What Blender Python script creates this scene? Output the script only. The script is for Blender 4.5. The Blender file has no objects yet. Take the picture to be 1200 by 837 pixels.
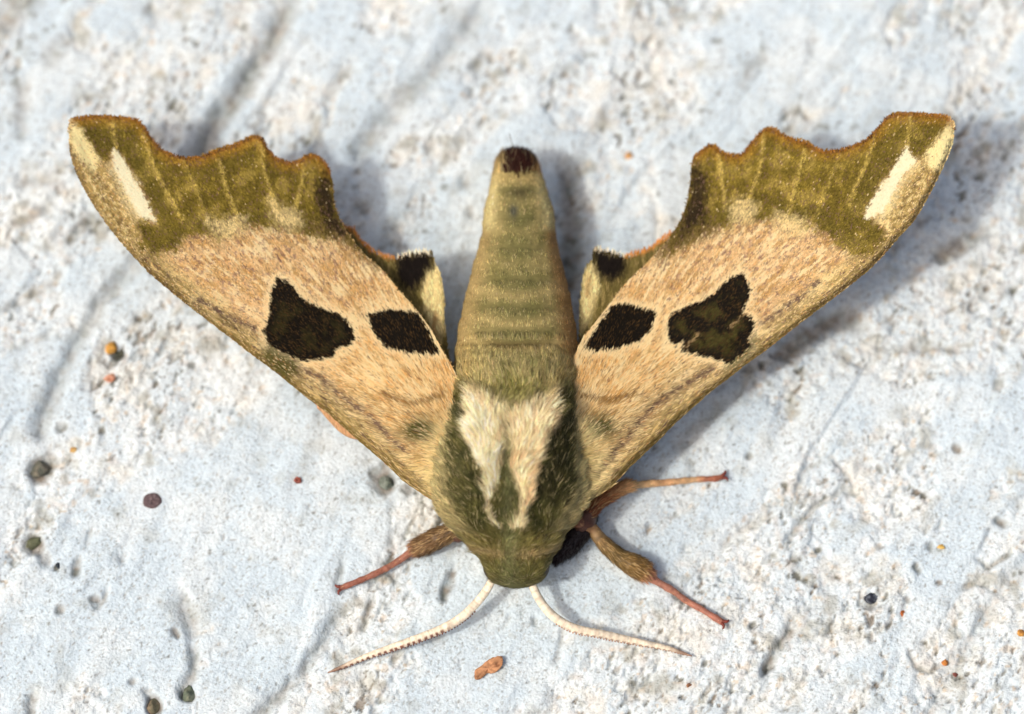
import bpy, math, time
import numpy as np
from mathutils import Vector, Matrix
from mathutils.geometry import delaunay_2d_cdt

T0 = time.time()
scene = bpy.context.scene
COL = scene.collection
rng = np.random.default_rng(7)

# ------------------------------------------------------------------ camera
# one Blender unit is 7.2 mm of the real place (the moth is about 75 mm across)
scene.unit_settings.system = 'METRIC'
scene.unit_settings.scale_length = 0.0072
TILT = math.radians(15)
DIST = 55.0
FPX = DIST * 100.0
CU, CV = 600.0, 418.5
CAMP = np.array([0.0, -math.sin(TILT) * DIST, math.cos(TILT) * DIST])
FW = np.array([0.0, math.sin(TILT), -math.cos(TILT)])
UP = np.array([0.0, math.cos(TILT), math.sin(TILT)])
RT = np.array([1.0, 0.0, 0.0])
cam_d = bpy.data.cameras.new('camera')
cam = bpy.data.objects.new('camera', cam_d)
COL.objects.link(cam)
cam_d.sensor_width = 36.0
cam_d.lens = 36.0 * FPX / 1200.0
cam_d.clip_start = 1.0
cam_d.clip_end = 500.0
cam.location = CAMP
cam.rotation_euler = (TILT, 0, 0)
cam_d.dof.use_dof = True
cam_d.dof.focus_distance = DIST - 1.15
cam_d.dof.aperture_fstop = 0.085
scene.camera = cam

# ------------------------------------------------------------------ light
SUN_TRAVEL = Vector((0.80, 0.34, -1.30)).normalized()
elev = math.asin(-SUN_TRAVEL.z)
world = bpy.data.worlds.new('World')
scene.world = world
world.use_nodes = True
wn = world.node_tree.nodes
wl = world.node_tree.links
sky = wn.new('ShaderNodeTexSky')
sky.sky_type = 'NISHITA'
sky.sun_disc = False
sky.sun_elevation = elev
sky.sun_rotation = math.atan2(-SUN_TRAVEL.x, -SUN_TRAVEL.y)
sky.air_density = 1.0
sky.dust_density = 8.0
sky.ozone_density = 0.1
bg = wn['Background']
bg.inputs['Strength'].default_value = 0.15
wl.new(sky.outputs[0], bg.inputs['Color'])
sl = bpy.data.lights.new('sun', 'SUN')
sl.energy = 2.15
sl.angle = math.radians(4.0)
sl.color = (1.0, 0.955, 0.88)
sun = bpy.data.objects.new('sun', sl)
sun.rotation_euler = SUN_TRAVEL.to_track_quat('-Z', 'Y').to_euler()
sun.location = (-20, -15, 35)
COL.objects.link(sun)
scene.view_settings.view_transform = 'Standard'
scene.view_settings.look = 'None'
scene.view_settings.gamma = 1
scene.view_settings.exposure = -0.33
scene.render.engine = 'CYCLES'

# ------------------------------------------------------------------ helpers
def P(u, v, z):
    """place of a point at height z that lies on the photo's line of sight u, v"""
    u = np.asarray(u, float); v = np.asarray(v, float); z = np.asarray(z, float)
    a = (u - CU) / FPX; b = (CV - v) / FPX
    d = FW[None, :] + a.reshape(-1, 1) * RT[None, :] + b.reshape(-1, 1) * UP[None, :]
    t = (z.reshape(-1) - CAMP[2]) / d[:, 2]
    return CAMP[None, :] + d * t[:, None]

def proj(p):
    q = p - CAMP[None, :]
    w = q @ FW
    return CU + FPX * (q @ RT) / w, CV - FPX * (q @ UP) / w

def lin(r, g, b):
    c = np.array([r, g, b], float) / 255.0
    return np.where(c <= 0.04045, c / 12.92, ((c + 0.055) / 1.055) ** 2.4)

def sst(a, b, x):
    t = np.clip((x - a) / (b - a), 0, 1)
    return t * t * (3 - 2 * t)

def _hash(ix, iy, seed):
    h = (ix.astype(np.int64) * 374761393 + iy.astype(np.int64) * 668265263 + seed * 974634777) & 0xffffffff
    h = ((h ^ (h >> 13)) * 1274126177) & 0xffffffff
    h = (h ^ (h >> 16)) & 0xffffffff
    return h / 4294967295.0

def vnoise(x, y, seed=0):
    ix = np.floor(x); iy = np.floor(y)
    fx = x - ix; fy = y - iy
    fx = fx * fx * fx * (fx * (fx * 6 - 15) + 10); fy = fy * fy * fy * (fy * (fy * 6 - 15) + 10)
    ang = lambda i, j: _hash(ix + i, iy + j, seed) * 2 * math.pi
    def g(i, j):
        a = ang(i, j)
        return np.cos(a) * (x - ix - i) + np.sin(a) * (y - iy - j)
    n0 = g(0, 0) * (1 - fx) + g(1, 0) * fx
    n1 = g(0, 1) * (1 - fx) + g(1, 1) * fx
    return (n0 * (1 - fy) + n1 * fy) * 1.5          # about -1..1

def fbm(x, y, oc=4, seed=0, gain=0.5):
    s = 0; a = 1.0; tot = 0
    for k in range(oc):
        s = s + a * vnoise(x, y, seed + k * 17)
        tot += a; a *= gain; x = x * 2.03 + 3.1; y = y * 2.03 + 7.7
    return s / tot * 1.3

def line_d(u, v, pts, par=False):
    pts = np.asarray(pts, float)
    best = np.full(u.shape, 1e9); bt = np.zeros(u.shape)
    n = len(pts) - 1
    for k in range(n):
        a = pts[k]; b = pts[k + 1]; e = b - a
        t = np.clip(((u - a[0]) * e[0] + (v - a[1]) * e[1]) / (e @ e + 1e-9), 0, 1)
        d = np.hypot(u - a[0] - t * e[0], v - a[1] - t * e[1])
        m = d < best
        best = np.where(m, d, best); bt = np.where(m, (k + t) / n, bt)
    return (best, bt) if par else best

def poly_sd(u, v, pts):
    pts = np.asarray(pts, float)
    d = line_d(u, v, np.vstack([pts, pts[:1]]))
    ins = np.zeros(u.shape, bool)
    n = len(pts)
    for k in range(n):
        x0, y0 = pts[k]; x1, y1 = pts[(k + 1) % n]
        if y0 == y1: continue
        c = ((y0 > v) != (y1 > v)) & (u < (x1 - x0) * (v - y0) / (y1 - y0) + x0)
        ins ^= c
    return np.where(ins, -d, d)

def smooth_line(pts, step=3.0, closed=False):
    """Catmull-Rom resample of a polyline"""
    p = np.asarray(pts, float)
    n = len(p); out = []
    rngk = range(n if closed else n - 1)
    for k in rngk:
        if closed:
            a, b, c, d = p[(k - 1) % n], p[k], p[(k + 1) % n], p[(k + 2) % n]
        else:
            a, b, c, d = p[max(k - 1, 0)], p[k], p[k + 1], p[min(k + 2, n - 1)]
        m = max(1, int(round(np.linalg.norm((c - b)[:2]) / step)))
        for t in np.arange(m) / m:
            out.append(0.5 * ((2 * b) + (-a + c) * t + (2 * a - 5 * b + 4 * c - d) * t * t + (-a + 3 * b - 3 * c + d) * t ** 3))
    if not closed: out.append(p[-1])
    return np.array(out)

def mesh_obj(name, verts, faces, mat, parent=None, col=None, smooth=True, kind=None):
    """faces: (N,k) array, or list of such arrays"""
    if not isinstance(faces, list): faces = [faces]
    faces = [np.asarray(f) for f in faces if len(f)]
    me = bpy.data.meshes.new(name)
    verts = np.asarray(verts, np.float32)
    me.vertices.add(len(verts)); me.vertices.foreach_set('co', verts.ravel())
    nl = sum(f.size for f in faces); npol = sum(len(f) for f in faces)
    me.loops.add(nl); me.polygons.add(npol)
    me.loops.foreach_set('vertex_index', np.concatenate([f.ravel() for f in faces]).astype(np.int32))
    cnt = np.concatenate([np.full(len(f), f.shape[1]) for f in faces])
    st = np.concatenate([[0], np.cumsum(cnt)[:-1]]).astype(np.int32)
    me.polygons.foreach_set('loop_start', st)
    me.polygons.foreach_set('use_smooth', np.full(npol, smooth))
    me.update(calc_edges=True)
    me.validate()
    if col is not None:
        at = me.color_attributes.new('Col', 'FLOAT_COLOR', 'POINT')
        c4 = np.ones((len(verts), 4), np.float32); c4[:, :3] = np.clip(col, 0.002, 0.95)
        at.data.foreach_set('color', c4.ravel())
    me.materials.append(mat)
    o = bpy.data.objects.new(name, me)
    COL.objects.link(o)
    if parent is not None: o.parent = parent
    if kind: o['kind'] = kind
    return o

def attr_mat(name, rough=0.8, spec=0.2, transl=0.0, var=0.0, vscale=40, bump=0.0, bscale=60, sheen=0.0):
    m = bpy.data.materials.new(name); m.use_nodes = True
    n = m.node_tree.nodes; l = m.node_tree.links
    b = n['Principled BSDF']
    b.inputs['Roughness'].default_value = rough
    b.inputs['Specular IOR Level'].default_value = spec
    if sheen:
        b.inputs['Sheen Weight'].default_value = sheen
    a = n.new('ShaderNodeAttribute'); a.attribute_name = 'Col'
    src = a.outputs['Color']
    tc = n.new('ShaderNodeTexCoord')
    if var:
        nz = n.new('ShaderNodeTexNoise'); nz.inputs['Scale'].default_value = vscale; nz.inputs['Detail'].default_value = 4
        l.new(tc.outputs['Object'], nz.inputs['Vector'])
        mr = n.new('ShaderNodeMapRange'); mr.inputs['From Min'].default_value = 0.3; mr.inputs['From Max'].default_value = 0.7
        mr.inputs['To Min'].default_value = 1 - var; mr.inputs['To Max'].default_value = 1 + var
        l.new(nz.outputs['Fac'], mr.inputs['Value'])
        mx = n.new('ShaderNodeVectorMath'); mx.operation = 'SCALE'
        l.new(src, mx.inputs[0]); l.new(mr.outputs['Result'], mx.inputs['Scale'])
        src = mx.outputs['Vector']
    l.new(src, b.inputs['Base Color'])
    if bump:
        nb = n.new('ShaderNodeTexNoise'); nb.inputs['Scale'].default_value = bscale; nb.inputs['Detail'].default_value = 5
        l.new(tc.outputs['Object'], nb.inputs['Vector'])
        bp = n.new('ShaderNodeBump'); bp.inputs['Strength'].default_value = 1.0; bp.inputs['Distance'].default_value = bump
        l.new(nb.outputs['Fac'], bp.inputs['Height']); l.new(bp.outputs['Normal'], b.inputs['Normal'])
    if transl:
        t = n.new('ShaderNodeBsdfTranslucent'); l.new(src, t.inputs['Color'])
        ms = n.new('ShaderNodeMixShader'); ms.inputs['Fac'].default_value = transl
        l.new(b.outputs[0], ms.inputs[1]); l.new(t.outputs[0], ms.inputs[2])
        l.new(ms.outputs[0], n['Material Output'].inputs['Surface'])
    return m

M_ground = attr_mat('weathered_white_render', rough=0.85, spec=0.25, var=0.10, vscale=22, bump=0.02, bscale=30)
M_wing = attr_mat('wing_membrane', rough=0.75, spec=0.2, transl=0.28)
M_scale = attr_mat('wing_scale_dust', rough=0.7, spec=0.12, transl=0.22)
M_fur = attr_mat('moth_fur', rough=0.6, spec=0.18, transl=0.15)
M_skin = attr_mat('moth_skin', rough=0.85, spec=0.1, var=0.15)
M_leg = attr_mat('leg_chitin', rough=0.5, spec=0.4, var=0.25, vscale=14, bump=0.01, bscale=30)
M_stone = attr_mat('grain_mineral', rough=0.8, spec=0.3, var=0.35, vscale=12, bump=0.02, bscale=20)

def mix(c, col, m):
    m = np.clip(m, 0, 1)[:, None]
    return c * (1 - m) + np.asarray(col)[None, :] * m

# ------------------------------------------------------------------ ground
GDIR = math.radians(57)      # run of the trowel marks
def rot(u, v, ang=GDIR):
    c, s = math.cos(ang), math.sin(ang)
    return u * c - v * s, u * s + v * c          # along, across the marks (v points down)

# long trowel grooves: points, half width, depth, darkening (dirt)
GROOVES = [
    ([(345, -10), (322, 45), (285, 100), (250, 150), (225, 205)], 13, 0.14, 0.62),
    ([(575, 0), (520, 70), (460, 130), (425, 175)], 13, 0.10, 0.35),
    ([(165, 300), (120, 352), (85, 410), (58, 470), (48, 505)], 10, 0.12, 0.40),
    ([(402, 715), (380, 755), (345, 795), (300, 842)], 8, 0.09, 0.45),
    ([(300, 842), (250, 900)], 8, 0.09, 0.4),
    ([(1210, 650), (1170, 700), (1130, 760), (1090, 845)], 12, 0.05, 0.22),
    ([(1000, 640), (960, 700), (900, 780), (870, 850)], 10, 0.03, 0.12),
    ([(760, 80), (700, 150), (668, 210)], 11, 0.03, 0.15),
    ([(935, 560), (950, 545), (975, 535), (1005, 575)], 3, 0.04, 0.25),
    ([(925, 640), (935, 612), (960, 590), (985, 572), (1003, 576)], 4, 0.06, 0.45),
    ([(845, 640), (870, 622), (905, 600)], 4, 0.05, 0.3),
    ([(930, 730), (915, 757), (898, 782)], 6, 0.08, 0.75),
    ([(905, 777), (898, 785)], 5, 0.08, 0.6),
    ([(1065, 760), (1075, 778), (1090, 785), (1106, 778)], 3, 0.06, 0.55),
    ([(1145, 655), (1160, 664), (1175, 655), (1185, 650)], 3, 0.06, 0.6),
    ([(1125, 690), (1142, 684), (1160, 690)], 3, 0.05, 0.5),
    ([(1165, 610), (1178, 614)], 4, 0.06, 0.8),
    ([(530, 662), (524, 690), (520, 700)], 5, 0.09, 0.7),
    ([(440, 700), (430, 722), (424, 735)], 4, 0.06, 0.6),
    ([(402, 655), (398, 690)], 5, 0.05, 0.4),
    ([(92, 655), (86, 672)], 5, 0.07, 0.75), ([(106, 620), (100, 640)], 3, 0.03, 0.35),
    ([(126, 690), (116, 712)], 4, 0.06, 0.5), ([(148, 650), (144, 660)], 4, 0.04, 0.35),
    ([(212, 695), (216, 715), (228, 740)], 9, 0.07, 0.4),
    ([(226, 752), (228, 785), (216, 808)], 7, 0.08, 0.5),
    ([(175, 830), (172, 812)], 4, 0.08, 0.7), ([(40, 815), (34, 840)], 6, 0.08, 0.6),
    ([(60, 240), (20, 262)], 7, 0.05, 0.55), ([(20, 215), (68, 205)], 7, 0.04, 0.45),
    ([(112, 256), (92, 268), (80, 282)], 6, 0.06, 0.75), ([(72, 318), (30, 350), (0, 362)], 6, 0.03, 0.35),
    ([(60, 388), (20, 408)], 4, 0.03, 0.3), ([(80, 40), (60, 70)], 10, 0.03, 0.35), ([(30, 90), (24, 160)], 9, 0.04, 0.4),
    ([(0, 35), (18, 12), (35, -8)], 16, 0.06, 0.6), ([(170, 8), (180, 16)], 8, 0.03, 0.5),
    ([(900, 60), (870, 98)], 9, 0.03, 0.3), ([(955, 40), (948, 58)], 7, 0.02, 0.25), ([(580, 66), (555, 78)], 8, 0.04, 0.45),
    ([(660, 190), (668, 240), (672, 270), (664, 330)], 13, 0.07, 0.75),
    ([(500, 168), (504, 178)], 8, 0.04, 0.5), ([(430, 238), (424, 246)], 7, 0.05, 0.7), ([(545, 205), (548, 215)], 7, 0.04, 0.5),
    ([(550, 240), (552, 246)], 7, 0.04, 0.5),
    ([(905, 425), (935, 400), (965, 380), (1000, 372)], 13, 0.08, 0.7), ([(1100, 300), (1130, 285), (1150, 270)], 10, 0.06, 0.6),
    ([(1075, 262), (1090, 255)], 7, 0.04, 0.5), ([(880, 450), (850, 470), (800, 520)], 12, 0.04, 0.35),
    ([(1010, 415), (1050, 405), (1120, 408)], 6, 0.03, 0.35), ([(1130, 360), (1155, 345)], 6, 0.03, 0.4),
    ([(980, 410), (1010, 430), (1030, 415)], 4, 0.03, 0.3),
    ([(590, 735), (596, 720)], 3, 0.03, 0.2), ([(628, 722), (626, 730)], 4, 0.05, 0.6),
    ([(470, 760), (462, 775)], 4, 0.05, 0.5), ([(505, 752), (515, 745)], 7, 0.04, 0.35), ([(660, 735), (652, 775)], 4, 0.03, 0.35),
    ([(420, 790), (436, 812), (440, 835)], 5, 0.05, 0.45),
]
PITS = [   # u, v, radius, depth, dirt
    (47, 550, 17, .10, .8), (60, 540, 12, .06, .5), (40, 640, 15, .10, .8), (52, 655, 12, .05, .35), (139, 414, 9, .08, .9),
    (72, 500, 8, .05, .6), (452, 566, 17, .08, .75), (440, 556, 9, .05, .5), (452, 548, 9, .06, .7), (478, 576, 8, .04, .4),
    (118, 506, 5, .05, .7), (223, 428, 6, .03, .5), (68, 664, 4, .04, .8), (220, 816, 9, .10, .8), (180, 826, 12, .10, .8),
    (205, 742, 7, .06, .6), (155, 800, 6, .05, .5), (70, 715, 7, .06, .55), (112, 702, 6, .06, .6), (1063, 702, 5, .04, .6),
    (1020, 706, 9, .05, .5), (1090, 640, 6, .06, .5), (1075, 665, 5, .05, .6), (1030, 640, 5, .04, .5), (960, 645, 4, .04, .8),
    (982, 675, 4, .05, .8), (905, 650, 4, .04, .7), (922, 570, 5, .04, .8), (878, 535, 5, .05, .6), (882, 732, 5, .05, .8), (884, 752, 5, .05, .8),
    (1122, 288, 14, .05, .6), (1104, 300, 9, .05, .7), (1145, 180, 7, .04, .5), (1170, 450, 7, .03, .5), (1122, 526, 6, .05, .7),
    (1033, 550, 5, .04, .6), (1078, 670, 4, .04, .7), (940, 655, 4, .04, .6), (1100, 682, 4, .04, .7), (826, 778, 4, .04, .7), (740, 800, 5, .04, .6),
]
def ground_fields(x, y):
    """height and colour of the rendered surface, from place x, y"""
    p = np.stack([x, y, np.zeros_like(x)], 1)
    u, v = proj(p)
    a, c = rot(x * 100, -y * 100)
    # patches worn down to the sandy coat, drawn out along the trowel marks
    w = fbm(x * .55 + 3, y * .55, 3, 5)
    patch = fbm(a / 300 + w * .6, c / 120 + w * .5, 4, 11)
    bias = (0.10 * sst(600, 1000, u) + 0.05 * sst(350, 80, v)
            - 0.62 * np.exp(-(((u - 120) / 150) ** 2 + ((v - 640) / 110) ** 2))
            - 0.6 * np.exp(-(((u - 320) / 110) ** 2 + ((v - 620) / 110) ** 2))
            - 0.6 * np.exp(-(((u - 30) / 60) ** 2 + ((v - 450) / 60) ** 2))
            - 0.4 * np.exp(-(((u - 110) / 70) ** 2 + ((v - 330) / 40) ** 2))
            - 0.5 * np.exp(-(((u - 150) / 110) ** 2 + ((v - 780) / 60) ** 2))
            + 0.6 * np.exp(-(((u - 190) / 110) ** 2 + ((v - 440) / 60) ** 2))
            + 0.6 * np.exp(-(((u - 60) / 50) ** 2 + ((v - 540) / 60) ** 2))
            + 0.5 * np.exp(-(((u - 245) / 50) ** 2 + ((v - 770) / 50) ** 2)))
    edgew = fbm(x * 6, y * 6, 3, 21) * .12
    rough = sst(-0.10, 0.18, patch + bias + edgew)
    h = 0.05 * fbm(x * .35, y * .35, 2, 31) + 0.025 * fbm(a / 160, c / 45, 3, 33)
    h += 0.012 * fbm(a / 40, c / 18, 3, 35)
    h += -0.035 * rough
    lumps = fbm(x * 5.0, y * 5.0, 4, 41)
    fine = fbm(x * 16, y * 16, 3, 43)
    h += rough * (1 + .6 * sst(750, 950, u)) * (0.017 * lumps + 0.012 * fine) + (1 - rough) * (0.005 * lumps + 0.004 * fine)
    # terraces where the coat broke away
    br = fbm(a / 70 + 9, c / 30, 4, 51)
    step = sst(0.0, 0.05, br)
    h += 0.014 * step * rough
    # broad trowel ridges with one steep side
    rd = (fbm(a / 520 + 2, c / 120, 2, 55) + .10 * fbm(a / 60, c / 25, 3, 56)) * 1.5 + .3
    saw = rd - np.floor(rd)
    h += 0.055 * saw * sst(1.0, .80, saw) * sst(-.35, .35, fbm(a / 200, c / 90, 2, 58))
    fin = fbm(a / 110, c / 14, 4, 57)
    h += 0.012 * fin * (.35 + .65 * rough)
    # pores
    por = fbm(a / 16, c / 8, 3, 61)
    dens = fbm(a / 150, c / 60 + 4, 3, 63)
    pm = sst(0.40, 0.60, por + 0.45 * dens + 0.15 * rough - 0.10) * (0.25 + 0.75 * rough)
    h -= 0.038 * pm
    por2 = fbm(x * 22, y * 22, 2, 67)
    pm2 = sst(0.50, 0.68, por2 + .1 * dens)
    h -= 0.012 * pm2
    dirt = 0.75 * pm * sst(-.5, .5, fbm(x * 2, y * 2, 2, 69)) + 0.35 * pm2
    crack = sst(0.05, 0.0, np.abs(br - 0.02)) * rough * sst(0.0, .35, dens)
    dirt = np.maximum(dirt, 0.35 * crack)
    # named grooves and pits
    wu = u + 4.5 * fbm(x * 3.5, y * 3.5, 3, 71) ; wv = v + 4.5 * fbm(x * 3.5, y * 3.5 + 40, 3, 73)
    inside = (u > -150) & (u < 1350) & (v > -150) & (v < 1000)
    iu, iv = wu[inside], wv[inside]
    hh = h[inside]; dd = dirt[inside]
    rag = 0.65 + 0.8 * fbm(x[inside] * 8, y[inside] * 8, 3, 75)
    for pts, hw, dep, drt in GROOVES:
        pa = np.array(pts, float)
        bb = (iu > pa[:, 0].min() - 40) & (iu < pa[:, 0].max() + 40) & (iv > pa[:, 1].min() - 40) & (iv < pa[:, 1].max() + 40)
        d, t = line_d(iu[bb], iv[bb], pts, True)
        g = np.exp(-(d / hw) ** 2) * (sst(-.02, .15, t) * .6 + .4)
        hh[bb] -= dep * g
        dd[bb] = np.maximum(dd[bb], drt * np.clip(g * 1.25 - .1, 0, 1) * np.clip(rag[bb], .15 if hw < 9 else .6, 1))
    for pu, pv, r, dep, drt in PITS:
        d = np.hypot(iu - pu, iv - pv)
        g = sst(r * 1.15, r * .45, d)
        hh -= dep * g * .8
        dd = np.maximum(dd, drt * g * np.clip(rag + .35, .55, 1))
    h[inside] = hh; dirt[inside] = dd
    # colour of the material itself
    blue = lin(203, 218, 227); white = lin(223, 231, 233); cream = lin(226, 215, 192)
    col = np.tile(blue, (len(x), 1))
    col = mix(col, white, sst(-.2, .35, fbm(x * 1.3, y * 1.3, 4, 81)) * .55 + .45 * rough)
    cr = sst(.0, .5, fbm(x * 2.6, y * 2.6, 4, 83) + .25 * fbm(x * .8, y * .8, 2, 85)) * (0.10 + .4 * rough)
    col = mix(col, cream, cr * .6)
    col = mix(col, lin(205, 198, 190), rough * sst(.1, .6, fbm(x * 7, y * 7, 3, 87)) * .45)
    col = mix(col, lin(208, 180, 140), rough * sst(.46, .66, fbm(x * 5, y * 5, 3, 89)) * .4)
    # tiny dark and tan grains in the coat
    spk = fbm(x * 30, y * 30, 2, 91)
    col = mix(col, lin(120, 120, 115), sst(.48, .68, spk) * .5)
    sp2 = fbm(x * 13 + 3, y * 13, 2, 92)
    col = mix(col, lin(92, 90, 80), sst(.62, .76, sp2 + .1 * dens) * .65)
    sp3 = fbm(x * 11 + 9, y * 11, 2, 94)
    col = mix(col, lin(196, 164, 112), sst(.58, .72, sp3) * (.1 + .4 * rough))
    bl = sst(.22, .62, fbm(x * 3.2 + 5, y * 3.2, 3, 95) + .25 * fbm(x, y, 2, 96)) * (.45 + .55 * rough)
    col = mix(col, lin(150, 148, 132), bl * .55)
    bl2 = sst(.45, .75, fbm(x * 5.5 + 5, y * 5.5, 3, 97) + .2 * dens)
    col = mix(col, lin(110, 112, 98), bl2 * .6 * (.4 + .6 * sst(420, 200, v)))
    dcol = np.where((fbm(x * 4, y * 4, 2, 93) > 0)[:, None], lin(70, 72, 58)[None, :], lin(104, 88, 70)[None, :])
    dm = np.clip(dirt, 0, .93)[:, None]
    halo = np.clip(dirt * 1.3, 0, 1)[:, None] * .35
    col = col * (1 - halo) + lin(190, 176, 150)[None, :] * halo
    col = col * (1 - dm) + dcol * dm
    return h, col

def axis(lo, hi, step, far, grow=1.18):
    mid = list(np.arange(lo, hi + 1e-6, step))
    s = step; a = []; x = hi
    while x < far:
        s *= grow; x += s; a.append(x)
    s = step; b = []; x = lo
    while x > -far:
        s *= grow; x -= s; b.append(x)
    return np.array(b[::-1] + mid + a)

gx = axis(-6.6, 6.6, 0.021, 30); gy = axis(-5.2, 5.4, 0.021, 30)
X, Y = np.meshgrid(gx, gy); shp = X.shape
H, GC = ground_fields(X.ravel(), Y.ravel())
GH = H.reshape(shp)
gv = np.stack([X.ravel(), Y.ravel(), H], 1)
idx = np.arange(X.size).reshape(shp)
gf = np.stack([idx[:-1, :-1].ravel(), idx[:-1, 1:].ravel(), idx[1:, 1:].ravel(), idx[1:, :-1].ravel()], 1)
ground = mesh_obj('ground', gv, gf, M_ground, col=GC, kind='structure')

def gz(x, y):
    """height of the ground mesh at x, y"""
    i = np.clip(np.searchsorted(gx, x), 1, len(gx) - 1); j = np.clip(np.searchsorted(gy, y), 1, len(gy) - 1)
    return GH[j, i]
def gz_px(u, v):
    p = P([u], [v], [0.0])[0]
    return float(gz(np.array([p[0]]), np.array([p[1]]))[0])
print('ground', len(gv), round(time.time() - T0, 1))

# ------------------------------------------------------------------ the moth
moth = bpy.data.objects.new('moth', None)
moth.empty_display_size = 0.5
COL.objects.link(moth)
moth['label'] = 'olive and tan hawk moth with scalloped wings spread flat, resting on the white weathered surface'
moth['category'] = 'moth'

def ribbons(root, direc, nrm, length, width, col, tipcol=None, bend=0.5, segs=3):
    """many tapering flat hairs as one mesh; all arguments are arrays over hairs"""
    n = len(root)
    side = np.cross(direc, nrm); side /= np.linalg.norm(side, axis=1)[:, None] + 1e-9
    ts = np.linspace(0, 1, segs + 1)
    wd = [1.0, .9, .6, 0.0] if segs == 3 else [1.0, .7, 0.0]
    V = []
    for k, t in enumerate(ts):
        c = root + direc * (length * t)[:, None] - nrm * (length * bend * t * t)[:, None]
        if k < segs:
            V += [c - side * (width * wd[k] / 2)[:, None], c + side * (width * wd[k] / 2)[:, None]]
        else:
            V += [c]
    per = len(V)
    V = np.stack(V, 1).reshape(-1, 3)
    base = (np.arange(n) * per)[:, None]
    F = []
    for k in range(segs - 1):
        q = 2 * k
        F.append(base + np.array([[q, q + 1, q + 3, q + 2]]))
    q = 2 * (segs - 1)
    Ft = base + np.array([[q, q + 1, q + 2]])
    C = np.repeat(col[:, None, :], per, 1)
    if tipcol is not None:
        C[:, -3:, :] = tipcol[:, None, :]
    return V, [np.concatenate(F), Ft], C.reshape(-1, 3)

def kites(root, direc, side, length, width, col):
    n = len(root)
    a = root; b = root + direc * (length * .6)[:, None] - side * (width / 2)[:, None]
    c = root + direc * (length * 1.0)[:, None]
    d = root + direc * (length * .6)[:, None] + side * (width / 2)[:, None]
    V = np.stack([a, b, c, d], 1).reshape(-1, 3)
    F = (np.arange(n) * 4)[:, None] + np.array([[0, 1, 2, 3]])
    return V, F, np.repeat(col, 4, 0)

# ---- body: head, thorax and abdomen, one continuous surface
BODY = np.array([  # v, centre u, half width px, centre z, up radius, down radius
    (180, 605, 13, .62, .10, .10), (188, 605, 23, .62, .20, .18), (206, 606, 30, .62, .27, .24), (226, 607, 35, .62, .32, .30),
    (250, 608, 41, .63, .36, .34), (266, 608, 43, .64, .38, .36), (274, 608, 43, .64, .39, .37), (300, 607, 49, .66, .43, .42),
    (340, 607, 59, .69, .49, .48), (380, 606, 67, .73, .55, .54), (412, 606, 71, .76, .58, .57), (440, 606, 73, .78, .62, .60),
    (475, 603, 76, .80, .67, .62), (515, 600, 82, .82, .66, .64), (550, 598, 87, .80, .64, .62), (580, 598, 87, .78, .59, .60),
    (604, 598, 78, .75, .52, .54), (626, 599, 60, .71, .45, .48), (643, 602, 49, .70, .39, .42), (655, 604, 40, .66, .33, .38),
    (668, 605, 34, .62, .30, .34), (680, 605, 26, .58, .22, .28), (687, 605, 11, .56, .10, .12)])
vs = np.linspace(180, 687, 270)
# denser at the two ends
def bi(k): 
    s = smooth_line(BODY[:, [0, k]], 4)
    return np.interp(vs, s[:, 0], s[:, 1])
bc, bw, bz, bu, bd = [bi(k) for k in range(1, 6)]
seg_v = np.array([232, 266, 303, 341, 374, 402])
for s in seg_v:            # segment rings of the abdomen
    e = np.exp(-((vs - s) / 4.0) ** 2); f = np.exp(-((vs - s - 10) / 9.0) ** 2)
    bw = bw * (1 - .012 * e + .008 * f); bu = bu * (1 - .022 * e + .012 * f)
cen = P(bc, vs, bz)
NR = 150
th = np.linspace(0, 2 * math.pi, NR, endpoint=False)
rings = []
for i in range(len(vs)):
    ct, stt = np.cos(th), np.sin(th)
    ex = np.sign(ct) * np.abs(ct) ** .92 * bw[i] / 100.0
    sf = np.sign(stt) * np.abs(stt) ** .86
    ez = np.where(stt > 0, sf * bu[i], stt * bd[i])
    # crest and furrow on the thorax top
    tv = math.exp(-((vs[i] - 530) / 60) ** 2)
    ez = ez + np.where(stt > 0, 1, 0) * tv * (-.02 * np.exp(-(ct / .10) ** 2) + .05 * np.exp(-((np.abs(ct) - .38) / .2) ** 2))
    rings.append(np.stack([cen[i, 0] + ex, np.full(NR, cen[i, 1]), cen[i, 2] + ez], 1))
BV = np.concatenate(rings)
ii = np.arange(len(vs) * NR).reshape(len(vs), NR)
jj = np.roll(ii, -1, 1)
BF = np.stack([ii[:-1].ravel(), ii[1:].ravel(), jj[1:].ravel(), jj[:-1].ravel()], 1)
caps = [np.array([ii[0]]), np.array([ii[-1][::-1]])]

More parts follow.
